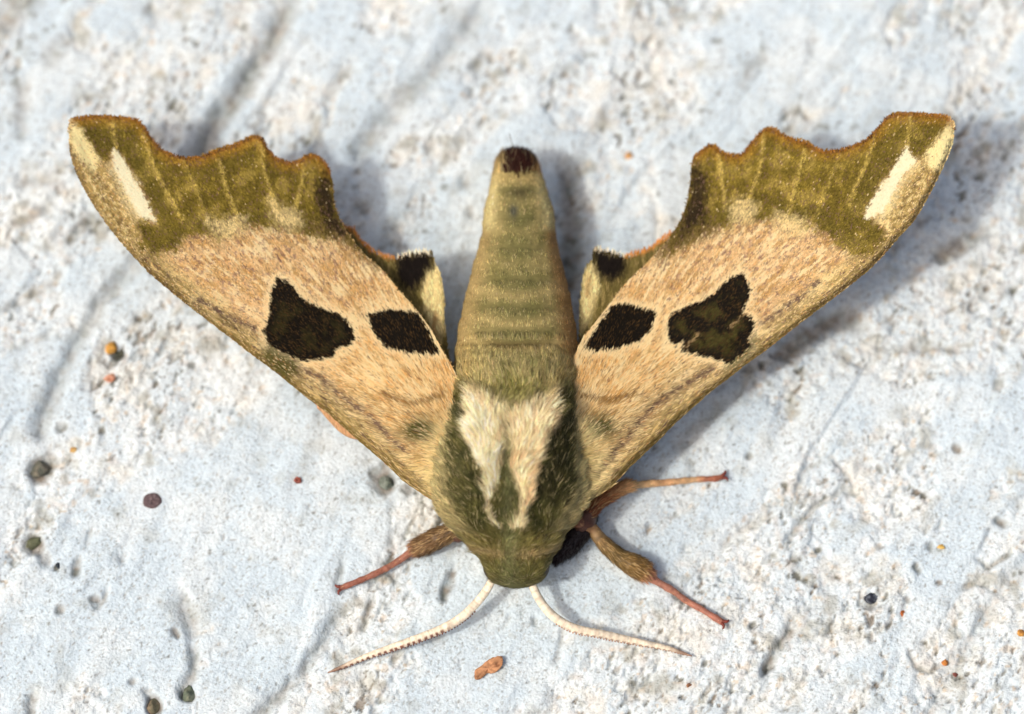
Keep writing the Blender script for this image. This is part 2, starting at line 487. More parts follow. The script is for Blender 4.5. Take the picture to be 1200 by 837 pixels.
LOBE_L = [(543,447),(559,452),(576,464),(591,476),(589,488),(585,507),(587,522),(588,543),(585,562),(576,576),(572,591),(574,603),(586,618),(577,613),(569,597),(568,580),(565,567),(569,552),(559,543),(549,524),(540,505),(540,493),(543,483),(544,464)]
LOBE_R = [(656,447),(647,449),(642,457),(628,466),(614,476),(600,479),(595,486),(599,498),(601,517),(598,548),(607,572),(611,588),(609,603),(597,616),(609,621),(616,618),(618,600),(626,584),(628,562),(633,541),(640,519),(645,507),(654,500),(657,483),(656,469)]
def body_paint(u, v, jit=0.0):
    n = len(u)
    r = rng.normal(size=(2, n)) * jit
    u = u + r[0]; v = v + r[1]
    w = np.interp(v, vs, bw); c0 = np.interp(v, vs, bc)
    q = (u - c0) / np.maximum(w, 8)
    nz = fbm(u / 22, v / 22, 3, 101); nf = fbm(u / 5, v / 9, 2, 103)
    c = np.tile(lin(158, 143, 92), (n, 1))
    c = mix(c, lin(122, 114, 66), sst(-.3, .4, nz) * .75)
    c = mix(c, lin(106, 106, 62), sst(.6, .2, np.abs(q)) * .55)
    # abdomen bands, curved like the rings
    vb = v + 14 * q * q
    for s in seg_v:
        c = mix(c, lin(190, 168, 112), np.exp(-((vb - s - 6 + 3 * nz) / 7) ** 2) * (.5 if s > 320 else .2))
        c = mix(c, lin(100, 96, 58), np.exp(-((vb - s + 9 - 3 * nz) / 8) ** 2) * .35)
    ab = sst(455, 400, v)
    c = mix(c, lin(176, 122, 74), sst(.6, .95, q) * .6 * ab)
    c = mix(c, lin(188, 158, 104), sst(-.62, -.95, q) * .55 * ab)
    c = mix(c, lin(214, 198, 138), np.exp(-((np.abs(q) - .85) / .2) ** 2) * sst(196, 212, v) * sst(276, 262, v) * .8)
    c = mix(c, lin(70, 72, 68), np.exp(-((u - 602) / 5) ** 2 - ((v - 247) / 8) ** 2) * .9)
    c = mix(c, lin(80, 70, 48), np.exp(-((u - 610) / 12) ** 2 - ((v - 226) / 7) ** 2) * .7)
    c = mix(c, lin(196, 170, 110), sst(196, 206, v) * sst(222, 210, v) * .5)
    c = mix(c, lin(48, 24, 16), sst(1.15, .75, np.hypot((u - 608) / 24, (v - 184) / 21) + .35 * nf))
    # rear tuft of the thorax
    c = mix(c, lin(92, 78, 44), np.exp(-((vb - 404 - 6 * q * q) / 5) ** 2) * sst(.8, .3, np.abs(q)) * .7)  # shadow in the crease where the tuft overlaps, painted dark
    c = mix(c, lin(166, 152, 104), sst(408, 420, v) * sst(470, 450, v) * sst(-.4, .5, nf + nz) * .8)
    c = mix(c, lin(128, 122, 62), np.exp(-((u - 603) / 26) ** 2 - ((v - 452) / 16) ** 2) * .8)
    # thorax
    t = sst(448, 476, v + 14 * np.exp(-(np.abs(q) - .9) ** 2 / .05) - 14 * np.exp(-(q / .3) ** 2))
    thc = np.tile(lin(84, 80, 42), (n, 1))
    thc = mix(thc, lin(48, 50, 22), sst(-.3, .35, nz + .4 * nf) * .8)
    thc = mix(thc, lin(42, 40, 18), np.exp(-((u - (664 - .25 * (v - 500))) / 22) ** 2) * sst(470, 500, v) * sst(610, 575, v) * .9)  # olive stripe, painted darker on the right with that side's shading
    thc = mix(thc, lin(178, 164, 116), sst(527, 514, u + 8 * nf - .10 * np.maximum(v - 560, 0)) * .85)
    thc = mix(thc, lin(178, 164, 116), sst(672, 682, u + 6 * nf) * .8)
    thc = mix(thc, lin(170, 155, 108), sst(.66, .94, np.abs(q) + .1 * nf) * sst(570, 600, v) * sst(640, 620, v) * .8)
    thc = mix(thc, lin(110, 100, 54), sst(612, 640, v) * .75)
    thc = mix(thc, lin(172, 148, 104), np.exp(-((v - 651 + 6 * q * q) / 5) ** 2) * .55)
    thc = mix(thc, lin(98, 94, 50), sst(655, 664, v) * .7)
    m1 = poly_sd(u, v, LOBE_L); m2 = poly_sd(u, v, LOBE_R)
    ctr_u = np.interp(v, [455, 480, 500, 540, 560], [601, 595, 594, 596, 596])
    mid = sst(34, 24, np.abs(u - ctr_u)) * sst(462, 478, v) * sst(550, 520, v)
    thc = mix(thc, lin(206, 190, 146), mid * .85)
    thc = mix(thc, lin(104, 104, 66), np.exp(-((u - ctr_u - 1) / (2.5 + .05 * np.maximum(v - 480, 0))) ** 2) * sst(500, 530, v) * .85)
    cream = mix(np.tile(lin(244, 228, 184), (n, 1)), lin(205, 180, 135), sst(-.2, .5, nz) * .6)
    pale2 = mix(np.tile(lin(222, 203, 160), (n, 1)), lin(186, 150, 108), sst(-.1, .5, nz + nf * .3) * .6)
    thc = thc * (1 - sst(4, -3, m1 + 2 * nf)[:, None]) + cream * sst(4, -3, m1 + 2 * nf)[:, None]
    thc = thc * (1 - sst(4, -3, m2 + 2 * nf)[:, None]) + pale2 * sst(4, -3, m2 + 2 * nf)[:, None]
    c = c * (1 - t[:, None]) + thc * t[:, None]
    return c

u_, v_ = proj(BV)
cu_ = np.interp(v_, vs, bc); cw_ = np.maximum(np.interp(v_, vs, bw), 8); q_ = (u_ - cu_) / cw_
topm = (BV[:, 2] > np.repeat(cen[:, 2], NR) - .1)
ctr2 = np.interp(v_, [455, 480, 500, 540], [601, 595, 594, 596])
lb = np.maximum(sst(34, 18, np.abs(u_ - ctr2)) * sst(452, 474, v_) * sst(545, 510, v_), 0)
lb = np.maximum(lb, sst(5, -9, poly_sd(u_, v_, LOBE_L)))
lb = np.maximum(lb, sst(5, -9, poly_sd(u_, v_, LOBE_R)))
tong = np.exp(-((u_ - 589) / 11) ** 2 - ((v_ - 588) / 24) ** 2)
tegl = np.exp(-((np.abs(q_) - .62) / .20) ** 2) * sst(455, 490, v_) * sst(630, 590, v_)
furr = np.exp(-((np.abs(q_) - .90) / .05) ** 2) * sst(455, 490, v_) * sst(630, 590, v_)
coll = np.exp(-((v_ - 634 + 10 * q_ * q_) / 5) ** 2); coll2 = np.exp(-((v_ - 655 + 5 * q_ * q_) / 4) ** 2)
tuft = np.exp(-((v_ - 430 + 10 * q_ * q_) / 18) ** 2) * sst(.95, .6, np.abs(q_)); crease = np.exp(-((v_ - 403) / 4) ** 2) * sst(.95, .6, np.abs(q_))
clump = fbm(u_ / 11, v_ / 20, 3, 117) * sst(400, 460, v_)
dr = .075 * lb + .05 * tong + .035 * tegl - .03 * furr - .035 * coll - .035 * coll2 + .04 * tuft - .03 * crease + .022 * clump + .008 * fbm(u_ / 9, v_ / 9, 2, 118)
axc = np.repeat(cen, NR, 0); dv_ = BV - axc; dv_ /= np.linalg.norm(dv_, axis=1)[:, None] + 1e-9
BV = BV + dv_ * (dr * topm)[:, None]
body = mesh_obj('body', BV, [BF] + caps, M_skin, moth, col=body_paint(u_, v_) * .8)

def body_fur():
    me = body.data
    tri = np.concatenate([BF[:, [0, 1, 2]], BF[:, [0, 2, 3]]])
    a, b, c = BV[tri[:, 0]], BV[tri[:, 1]], BV[tri[:, 2]]
    nn = np.cross(b - a, c - a); ar = np.linalg.norm(nn, axis=1) / 2
    nn = nn / (2 * ar[:, None] + 1e-12)
    ctr = (a + b + c) / 3
    axisp = np.stack([np.interp(ctr[:, 1], cen[::-1, 1], cen[::-1, k]) for k in range(3)], 1)
    sgn = np.sign(np.sum((ctr - axisp) * nn, axis=1)); nn = nn * sgn[:, None]
    wgt = ar * np.where(nn[:, 2] < -.4, .25, 1.0)
    yy = ctr[:, 1]
    wgt *= np.where(yy < P([600], [470], [1.0])[0][1], 1.5, 1.0)
    N = 150000
    ti = rng.choice(len(tri), N, p=wgt / wgt.sum())
    r1, r2 = rng.random(N), rng.random(N); m = r1 + r2 > 1; r1[m] = 1 - r1[m]; r2[m] = 1 - r2[m]
    root = a[ti] + (b - a)[ti] * r1[:, None] + (c - a)[ti] * r2[:, None]
    nr = nn[ti]
    u, v = proj(root)
    q = (u - np.interp(v, vs, bc)) / np.maximum(np.interp(v, vs, bw), 8)
    isth = sst(400, 470, v)
    fy = np.ones(N); fx = .0 + .35 * q * isth
    sw = fbm(u / 35, v / 35, 2, 111) * 1.1 * isth
    fx = fx + sw + .5 * fbm(u / 9, v / 9, 2, 113)
    # cream lobes sweep outwards, the tuft behind them sweeps to the middle
    lobe = np.maximum(sst(3, -3, poly_sd(u, v, LOBE_L)), sst(3, -3, poly_sd(u, v, LOBE_R)))
    fx = fx + lobe * .35 * np.sign(q) + isth * .9 * np.sign(q) * sst(.6, 1, np.abs(q))
    tail = sst(215, 195, v)
    d = np.stack([fx, fy, np.zeros(N)], 1) + rng.normal(size=(N, 3)) * .20
    d -= nr * np.sum(d * nr, axis=1)[:, None]
    d /= np.linalg.norm(d, axis=1)[:, None]
    lift = .12 + .24 * isth + rng.random(N) * .18
    d = d + nr * lift[:, None]; d /= np.linalg.norm(d, axis=1)[:, None]
    L = (.06 + .075 * isth + .05 * lobe) * (.6 + .8 * rng.random(N))
    L = np.where(v > 640, .10 * (.6 + .7 * rng.random(N)), L)
    L = np.where(v < 205, .19 * (.6 + .6 * rng.random(N)), L)
    L = np.where((v > 395) & (v < 450), L * 1.25, L)
    W = np.where(isth > .5, .0085, .008) * (.7 + .6 * rng.random(N))
    um, vm = proj(root + d * (L * .55)[:, None])
    col = body_paint(um, vm, 1.3)
    g = np.exp(rng.normal(size=N) * .30 + .22 * fbm(um / 2.6 - sw * 4, vm / 9, 2, 115) * (.4 + .6 * isth))
    tint = 1 + rng.normal(size=(N, 3)) * .04
    col = col * g[:, None] * tint * 1.25
    k = rng.random(N) < .07
    col[k] = col[k] * .5 + lin(220, 200, 150) * .5
    V, F, C = ribbons(root - nr * .004, d, nr, L, W, col, bend=.28)
    o = mesh_obj('fur', V, F, M_fur, body, col=C, kind='stuff')
    return o
body_fur()

# dark side eyes under the fur of the face
def uv_ball(c, r, n=16, m=10, sq=(1, 1, 1), rough=0.0, seed=0):
    V = []
    for i in range(m + 1):
        ph = math.pi * i / m
        for j in range(n):
            t = 2 * math.pi * j / n
            V.append((math.sin(ph) * math.cos(t), math.sin(ph) * math.sin(t), math.cos(ph)))
    V = np.array(V)
    if rough:
        k = 1 + rough * (fbm(V[:, 0] * 1.7 + seed * 3.1 + V[:, 2], V[:, 1] * 1.7 + V[:, 2] * 1.3, 3, 200 + seed))
        V = V * k[:, None]
    V = V * r * np.array(sq)[None, :] + np.asarray(c)[None, :]
    I = np.arange((m + 1) * n).reshape(m + 1, n); J = np.roll(I, -1, 1)
    F = np.stack([I[:-1].ravel(), I[1:].ravel(), J[1:].ravel(), J[:-1].ravel()], 1)
    return V, F
for s in (-1, 1):
    c = P([605 + s * 27], [664], [.52])[0]
    V, F = uv_ball(c, .16, sq=(.75, 1, 1))
    e = mesh_obj('eye', V, F, M_leg, body, col=np.tile(lin(48, 36, 30), (len(V), 1)))

# ---- wings
class TPS:
    def __init__(s, pts):
        p = np.array(pts, float); n = len(p); s.p = p[:, :2] / 100
        K = s.k(s.p, s.p) + np.eye(n) * 0.02
        Q = np.hstack([np.ones((n, 1)), s.p])
        A = np.block([[K, Q], [Q.T, np.zeros((3, 3))]])
        s.w = np.linalg.solve(A, np.concatenate([p[:, 2], np.zeros(3)]))
    def k(s, a, b):
        r = np.sqrt(((a[:, None, :] - b[None, :, :]) ** 2).sum(2)) + 1e-9
        return r * r * np.log(r)
    def __call__(s, u, v):
        q = np.stack([u, v], 1) / 100
        return s.k(q, s.p) @ s.w[:-3] + s.w[-3] + q @ s.w[-2:]

FORE_L = dict(
    root=(566, 545), side=-1,
    margin=[(82,151),(85,141),(95,138.5),(118,137),(133,138),(150,139.5),(161,141.5),(169,149),(175,159.4),(187,174),(199,181),(218,186),(235,185),(254,177.3),(280,169),(291,163),(299,160.6),(306.5,163),(314,175),(324,186.3),(336,191),(350,190.5),(358.5,184),(369,183),(380,190),(386,200.6)],
    trail=[(389.6,217),(392,239),(398,258),(408,275),(426.6,298.6),(448,317.7),(467,341),(486,362),(505,388),(519,413),(530,432),(541,453),(552,475)],
    base=[(560,500),(560,560),(540,585),(520,592)],
    lead=[(507,586),(495,578.6),(474,564),(450,541.5),(421,516.5),(402,499.5),(383,483),(359,465),(335.4,445.6),(314,429),(290,411),(260,388),(230,365),(200,341),(175,319.5),(158,301.6),(139,280),(122.6,258.6),(108,237),(96,215.6),(86.7,194),(82,175)],
    mark1=[(326,325),(338,330),(347,341),(359,354),(378,361),(395,368),(407,375),(414,386),(415.5,396),(411,406),(402,409),(395,409),(393,417),(383,421),(366,423),(354.5,424),(345,419.5),(328,412),(316,403),(310,394),(309,386),(315,374),(316,357),(317.5,341)],
    mark2=[(430,369),(443,367),(455,363),(469,364.5),(488,367),(495.5,376),(503,388),(510,403),(516,415),(498,416),(481,415),(467,411),(452,407.5),(443,398),(436,386)],
    smear=[(314,398),(330,412),(348,422),(350,436),(338,446),(322,436),(308,420)],
    streak=[(133,174),(138,179),(150,199),(163,220),(174,241),(182,260),(174,256),(166,254),(158,242),(148,224),(140,207),(133,192)],
    cream=[(84,146),(89,149),(96,156),(106,175),(114,186),(110,200),(99,190),(90,178),(84,164)],
    oliv=[(86,143),(94,154),(107,172),(117,188),(126,191),(133,176),(141,182),(166,220),(176,242),(183,262),(166,256),(160,268),(166,288),(182,298),(206,293),(220,276),(240,274),(256,280),(272,272),(288,268),(308,266),(330,268),(360,276),(398,280),(430,298),(420,120),(80,120)],
    pale=[[(243,259),(256,262),(272,258),(286,258),(280,272),(262,276),(250,268)], [(318,236),(330,246),(346,250),(352,262),(338,266),(324,258)]],
    dark=[(384,197),(390,215),(393,240),(400,258),(408,276),(396,278),(382,266),(370,240),(368,222),(376,205)],
    olive2=[(408,262),(430,292),(452,312),(440,318),(415,296),(396,282),(360,270),(362,258),(390,262)],
    veins=[[(132,138),(136,176)],[(168,158),(176,184),(187,210),(200,235),(214,258)],[(256,188),(267,226),(282,264)],[(305,164),(309,200),(316,222),(326,246)],[(356,190),(354,215),(346,244)],[(214,190),(232,226),(244,262)],[(96,150),(118,190),(150,250),(176,292)]],
    greyl=[(235,352),(262,368),(290,381),(309,393),(330,413),(352,430),(374,441),(395,460),(419,477),(438,491),(458,514),(476,528)],
    bands=[([(452,462),(480,474),(520,466)], 5, .5), ([(460,482),(500,488),(524,482)], 3, .25)],
    patch=(494, 506), cspeck=1.0,
    z=[(85,142,1.32),(170,152,1.2),(300,162,1.14),(385,196,1.0),(405,272,.94),(541,453,1.12),(140,280,1.14),(290,411,.93),(402,499,.80),(500,580,.84),(460,350,.96),(230,230,1.22),(350,370,1.06),(450,470,1.02),(560,520,1.20),(540,560,1.06)])
FORE_R = dict(
    root=(640, 545), side=1,
    margin=[(1117,152.7),(1115,143),(1107,137),(1096,136),(1076,134),(1053,134),(1040.7,137.6),(1028,151.4),(1015.6,164),(1000.5,171.5),(985.5,176.5),(968,177.8),(955,175),(945,167.7),(928,163.5),(915,157.7),(905,151),(895,152.7),(883,165),(874.6,176.7),(866,183),(855,182),(844.5,179),(838,172.4),(831,171.3),(823,176.7),(814.4,184)],
    trail=[(811,191.7),(809.7,206.8),(807,230),(801.5,249.8),(793,267),(780,285),(767.5,299),(751,316),(731.7,335),(717,354),(700.6,375.6),(684,397),(674,416),(665,435),(656,452),(646,475)],
    base=[(640,500),(642,560),(660,585),(676,592)],
    lead=[(690,587),(714,571.7),(740,545.4),(770,517),(790,497),(813,476),(832,459),(851,445),(875,425.8),(899,409),(920,392),(950,369),(983,344),(1015.6,318),(1035.7,298),(1053,278),(1071,258),(1086,233),(1098,210),(1108.4,188),(1116,167.7)],
    mark1=[(781,385),(783,373),(791,366),(808,358),(830,349),(837,344.5),(846,332.5),(858,325),(871,319.5),(875,328),(878.6,340),(878.6,352),(870,363.6),(878.6,371),(884,378),(882,387.5),(875,397),(880,404),(870,416),(856,426),(849,426),(837,421),(825,418.6),(808,416),(798.6,410),(801,399.5),(791,405.5),(782,399.5)],
    mark2=[(683,410),(691,397),(703,378),(717,359),(732,356.5),(746,359),(755.6,363.6),(768,365),(767.5,375.6),(760,390),(751,399.5),(736.5,404),(720,411),(703,411.5)],
    smear=[(852,418),(868,405),(884,392),(888,402),(876,420),(862,432),(850,432)],
    streak=[(1063,174),(1067,185),(1073,188),(1067,195),(1056,206),(1047,223),(1041,236),(1034,247),(1022,254),(1013,255),(1020,240),(1033,221),(1046,201),(1056,184)],
    cream=[(1113,149),(1117,156),(1116,170),(1108,188),(1098,198),(1090,196),(1086,184),(1094,172),(1103,160)],
    oliv=[(1110,146),(1104,156),(1094,168),(1086,182),(1076,187),(1068,184),(1064,174),(1054,186),(1040,206),(1026,228),(1012,252),(1022,256),(1032,264),(1038,276),(1030,292),(1010,300),(985,290),(965,275),(952,262),(938,268),(925,262),(905,258),(885,262),(868,262),(850,266),(830,270),(806,285),(780,300),(780,120),(1120,120)],
    pale=[[(858,242),(872,236),(884,242),(878,258),(862,260)], [(912,252),(926,256),(940,258),(936,274),(920,274),(908,264)]],
    dark=[(813,188),(822,196),(830,212),(832,232),(828,255),(812,268),(796,276),(800,256),(806,232),(808,206)],
    olive2=[(790,272),(806,262),(836,262),(840,276),(812,284),(790,294),(772,306),(768,298),(780,286)],
    veins=[[(1068,134),(1063,172)],[(1024,164),(1016,190),(1004,216),(994,240)],[(944,176),(932,214),(924,256)],[(895,158),(892,190),(884,216),(874,244)],[(842,180),(846,210),(850,244)],[(985,180),(968,220),(956,256)],[(1104,160),(1080,196),(1050,250),(1026,286)]],
    greyl=[(960,330),(918,363.6),(900,374),(880,388),(862,408),(846,423),(830,435),(813,445),(798,454),(784,461.6),(767.5,474),(745,500),(722,528),(700,555)],
    bands=[([(678,466),(714,470),(744,462)], 5, .5), ([(676,484),(710,488),(736,478)], 3, .25)],
    patch=(700, 502), cspeck=1.0,
    z=[(1115,142,1.62),(1030,152,1.42),(895,153,1.14),(815,190,1.0),(795,270,.94),(660,450,1.12),(1060,272,1.38),(910,400,.93),(800,488,.80),(695,586,.84),(740,340,.96),(970,230,1.30),(850,365,1.06),(750,465,1.02),(640,520,1.20),(660,560,1.06)])

def fore_paint(w, u, v, jit=0.0, flecks=True):
    n = len(u)
    r = rng.normal(size=(2, n)) * jit
    wu = u + r[0] + 2.2 * fbm(u / 7, v / 7, 2, 131); wv = v + r[1] + 2.2 * fbm(u / 7, v / 7 + 30, 2, 133)
    rx, ry = w['root']
    dist = np.hypot(u - rx, v - ry)
    n1 = fbm(u / 30, v / 30, 3, 141); n2 = fbm(u / 6, v / 6, 3, 143)
    # streaks that follow the veins: stretch the noise along the wing
    dx = u - rx; dy = v - ry
    ang = np.arctan2(dy, dx * w['side'])
    ns = fbm(ang * 34, dist / 60, 3, 145)
    nk = fbm(ang * 90, dist / 22, 3, 147); nq = fbm(ang * 60 + 4, dist / 35, 3, 148)
    far = sst(170, 300, dist)
    c = np.tile(lin(220, 192, 142), (n, 1))
    c = mix(c, lin(196, 163, 122), far * .85)
    c = mix(c, lin(178, 142, 92), sst(-.15, .35, ns + .4 * n1) * .8)
    c = mix(c, lin(242, 222, 178), sst(.0, .4, nq - .3 * n1) * .8)
    c = mix(c, lin(204, 156, 92), sst(.0, .5, nk + .5 * n1) * (.75 - .35 * far))
    c = mix(c, lin(148, 116, 102), sst(.12, .55, n2 + .5 * nk) * (.15 + .6 * far))
    c = mix(c, lin(112, 80, 74), sst(.42, .62, nk + .25 * ns) * .5)
    sdl, tl = line_d(u, v, w['lead'], True)
    # costal field
    c = mix(c, lin(134, 112, 64), sst(58, 24, sdl + 8 * n1) * sst(270, 150, dist) * sst(-.5, .35, ns + .3 * nk) * .75)
    nl = fbm(tl * 26, sdl / 3.2, 3, 149)       # runs along the costa
    c = mix(c, lin(184, 160, 108), sst(36, 16, sdl + 6 * n1) * .85)
    c = mix(c, lin(116, 98, 56), sst(30, 8, sdl) * sst(-.3, .3, nl) * .8)
    c = mix(c, lin(88, 66, 62), sst(26, 14, sdl) * sst(.15, .5, fbm(tl * 40 + 3, sdl / 2.4, 3, 150)) * .8)
    c = mix(c, lin(106, 88, 44), sst(8, 2, sdl + 2 * n2) * .8)
    c = mix(c, lin(222, 200, 150), np.exp(-((sdl - 20) / 6) ** 2) * sst(-.1, .4, ns) * sst(470, 380, dist) * .8)
    gl = line_d(wu, wv, w['greyl'])
    c = mix(c, lin(92, 70, 66), np.exp(-(gl / 3.6) ** 2) * .95 * sst(-.6, .0, n2))
    c = mix(c, lin(120, 96, 78), np.exp(-((gl - 5) / 9) ** 2) * .35 * sst(420, 200, dist))
    c = mix(c, lin(228, 206, 158), np.exp(-((gl - 8) / 4) ** 2) * .45 * sst(-.2, .3, ns))
    # base: bands and green patch
    for pts, hw, k in w['bands']:
        c = mix(c, lin(128, 94, 48), np.exp(-(line_d(wu, wv, pts) / hw) ** 2) * k * 1.7)
    pu, pv = w['patch']
    c = mix(c, lin(76, 74, 38), np.clip(1.3 * np.exp(-(((wu - pu) / 21) ** 2 + ((wv - pv) / 14) ** 2)), 0, 1))
    c = mix(c, lin(150, 140, 92), sst(70, 40, dist) * .7)
    c = mix(c, lin(214, 198, 150), np.exp(-((dist - 62) / 12) ** 2) * .5)
    # apical field
    so = poly_sd(wu, wv, w['oliv'])
    md, mt = line_d(u, v, w['margin'], True)
    ol = np.tile(lin(122, 104, 40), (n, 1))
    ol = mix(ol, lin(92, 78, 28), sst(-.35, .35, n1 + .4 * n2) * .8)
    ol = mix(ol, lin(156, 134, 70), sst(.05, .5, -n1 + .4 * ns) * .6)
    ol = mix(ol, lin(86, 76, 30), np.exp(-(so + 12) ** 2 / 120) * .5)
    ol = mix(ol, lin(152, 112, 40), sst(16, 3, md) * .6)
    for k, pts in enumerate(w['veins'][:-1]):
        dv, tv = line_d(wu, wv, pts, True)
        ol = mix(ol, lin(200, 174, 96), np.exp(-(dv / 2.3) ** 2) * (.65 if k != 5 else .3) * sst(-.4, .2, n2 + .2))
    mo = sst(8, -6, so + (7 * n2 + 4 * n1) * sst(225, 250, v + np.abs(u - 600) * .0))[:, None]
    c = c * (1 - mo) + ol * mo
    c = mix(c, lin(112, 92, 44), np.exp(-((so - 6) / 8) ** 2) * .35 * sst(-.2, .3, n2))
    for pl in w['pale']:
        c = mix(c, lin(212, 190, 140), sst(11, -5, poly_sd(wu, wv, pl) + 7 * n2) * .75)
    # grizzled tip
    gzp = [(83,165),(96,158),(112,184),(128,190),(150,215),(172,255),(160,272),(150,290),(120,255),(98,215),(86,190)] if w['side'] < 0 else [(1116,165),(1104,158),(1088,184),(1072,190),(1050,215),(1026,258),(1040,276),(1052,276),(1076,248),(1098,208),(1110,186)]
    giz = sst(10, -8, poly_sd(wu, wv, gzp) + 3 * n2) * (1 - mo[:, 0])
    c = mix(c, lin(160, 136, 84), giz * .9)
    c = mix(c, lin(96, 76, 52), giz * sst(.1, .5, -n2 + .3 * nl) * .6)
    c = mix(c, lin(240, 226, 184), giz * sst(14, 1, poly_sd(wu, wv, w['streak']) + 6 * n2) * .5)
    c = mix(c, lin(226, 208, 158), giz * sst(.0, .5, n2 + .5 * n1) * .6)
    c = mix(c, lin(238, 226, 176), sst(6, -5, poly_sd(wu, wv, w['cream']) + 2 * n2) * .9)
    c = mix(c, lin(255, 248, 220), sst(2.8, -1.5, poly_sd(wu, wv, w['streak']) + 1.5 * n2))
    c = mix(c, lin(78, 62, 46), sst(9, 4, sdl) * sst(300, 420, dist) * sst(-.1, .3, n2) * .7)
    c = mix(c, lin(92, 76, 40), sst(9, -9, poly_sd(wu, wv, w['olive2']) + 6 * n2) * .85)
    c = mix(c, lin(36, 26, 18), sst(8, -9, poly_sd(wu, wv, w['dark']) + 9 * n2) * .92)
    c = mix(c, lin(126, 82, 34), sst(4, 1, md + 1.5 * n2) * sst(.03, .06, mt) * .85)
    # halo, smear and the two dark marks
    m1 = poly_sd(wu, wv, w['mark1']); m2 = poly_sd(wu, wv, w['mark2'])
    ms = np.minimum(m1, m2)
    c = mix(c, lin(238, 216, 172), sst(11, 2, ms) * .72)
    c = mix(c, lin(70, 68, 28), sst(7, -6, poly_sd(wu, wv, w['smear'])) * .85)
    mk = np.tile(lin(20, 15, 8), (n, 1))
    mk = mix(mk, lin(66, 60, 26), sst(-3, -16, m1) * sst(-.3, .35, n1 + .5 * n2) * (.85 if w['side'] > 0 else .4))
    mm = sst(1.2, -1.2, ms)[:, None]
    c = c * (1 - mm) + mk * mm
    if w['side'] > 0:
        for pts in ([(856,383),(868,372),(880,363)], [(803,408),(812,398),(818,392)]):
            c = mix(c, lin(170, 140, 100), np.exp(-(line_d(wu, wv, pts) / 1.6) ** 2) * .7)
    return c, mm[:, 0], mo[:, 0]

def near_dir(u, v, pts):
    pts = np.asarray(pts, float); best = np.full(u.shape, 1e9); bt = np.zeros(u.shape); eu = np.zeros(u.shape); ev = np.zeros(u.shape)
    for k in range(len(pts) - 1):
        a = pts[k]; e = pts[k + 1] - a
        t = np.clip(((u - a[0]) * e[0] + (v - a[1]) * e[1]) / (e @ e), 0, 1)
        d = np.hypot(u - a[0] - t * e[0], v - a[1] - t * e[1]); m = d < best; ln = np.hypot(*e)
        best = np.where(m, d, best); bt = np.where(m, k + t, bt); eu = np.where(m, e[0] / ln, eu); ev = np.where(m, e[1] / ln, ev)
    return best, bt, eu, ev

def make_sheet(name, outline, zf, paint, mat, spacing=3.4, thick=.022, under=None):
    ol = np.asarray(outline)
    lo = ol.min(0); hi = ol.max(0)
    gxs = np.arange(lo[0], hi[0], spacing); gys = np.arange(lo[1], hi[1], spacing * .87)
    A, B = np.meshgrid(gxs, gys); A = A + (np.arange(len(gys)) % 2)[:, None] * spacing / 2
    A = A.ravel() + rng.uniform(-.5, .5, A.size); B = B.ravel() + rng.uniform(-.5, .5, B.size)
    sd = poly_sd(A, B, ol); k = sd < -spacing * .55
    pts = np.vstack([ol, np.stack([A[k], B[k]], 1)])
    vo, eo, fo, _, _, _ = delaunay_2d_cdt([Vector((float(a), float(b))) for a, b in pts], [], [list(range(len(ol)))], 1, 1e-4)
    q = np.array([(a.x, a.y) for a in vo])
    F = np.array([f for f in fo if len(f) == 3])
    # orient upwards (v points down)
    e1 = q[F[:, 1]] - q[F[:, 0]]; e2 = q[F[:, 2]] - q[F[:, 0]]
    cr = e1[:, 0] * e2[:, 1] - e1[:, 1] * e2[:, 0]
    F[cr > 0] = F[cr > 0][:, ::-1]
    z = zf(q[:, 0], q[:, 1])
    top = P(q[:, 0], q[:, 1], z); bot = top.copy(); bot[:, 2] -= thick
    n = len(q)
    E = np.concatenate([F[:, [0, 1]], F[:, [1, 2]], F[:, [2, 0]]])
    key = set(map(tuple, E.tolist()))
    bd = np.array([e for e in E.tolist() if (e[1], e[0]) not in key])
    rim = np.stack([bd[:, 1], bd[:, 0], bd[:, 0] + n, bd[:, 1] + n], 1)
    col = paint(q[:, 0], q[:, 1])
    uc = np.tile(lin(170, 120, 78), (n, 1)) if under is None else np.tile(under, (n, 1))
    return mesh_obj(name, np.vstack([top, bot]), [np.vstack([F, F[:, ::-1] + n]), rim], mat, moth, col=np.vstack([col, uc * .6]))

def sample_in(outline, spacing):
    ol = np.asarray(outline); lo = ol.min(0); hi = ol.max(0)
    n = int((hi - lo).prod() / spacing ** 2)
    a = rng.uniform(lo[0], hi[0], n); b = rng.uniform(lo[1], hi[1], n)
    k = poly_sd(a, b, ol) < .5
    return a[k], b[k]

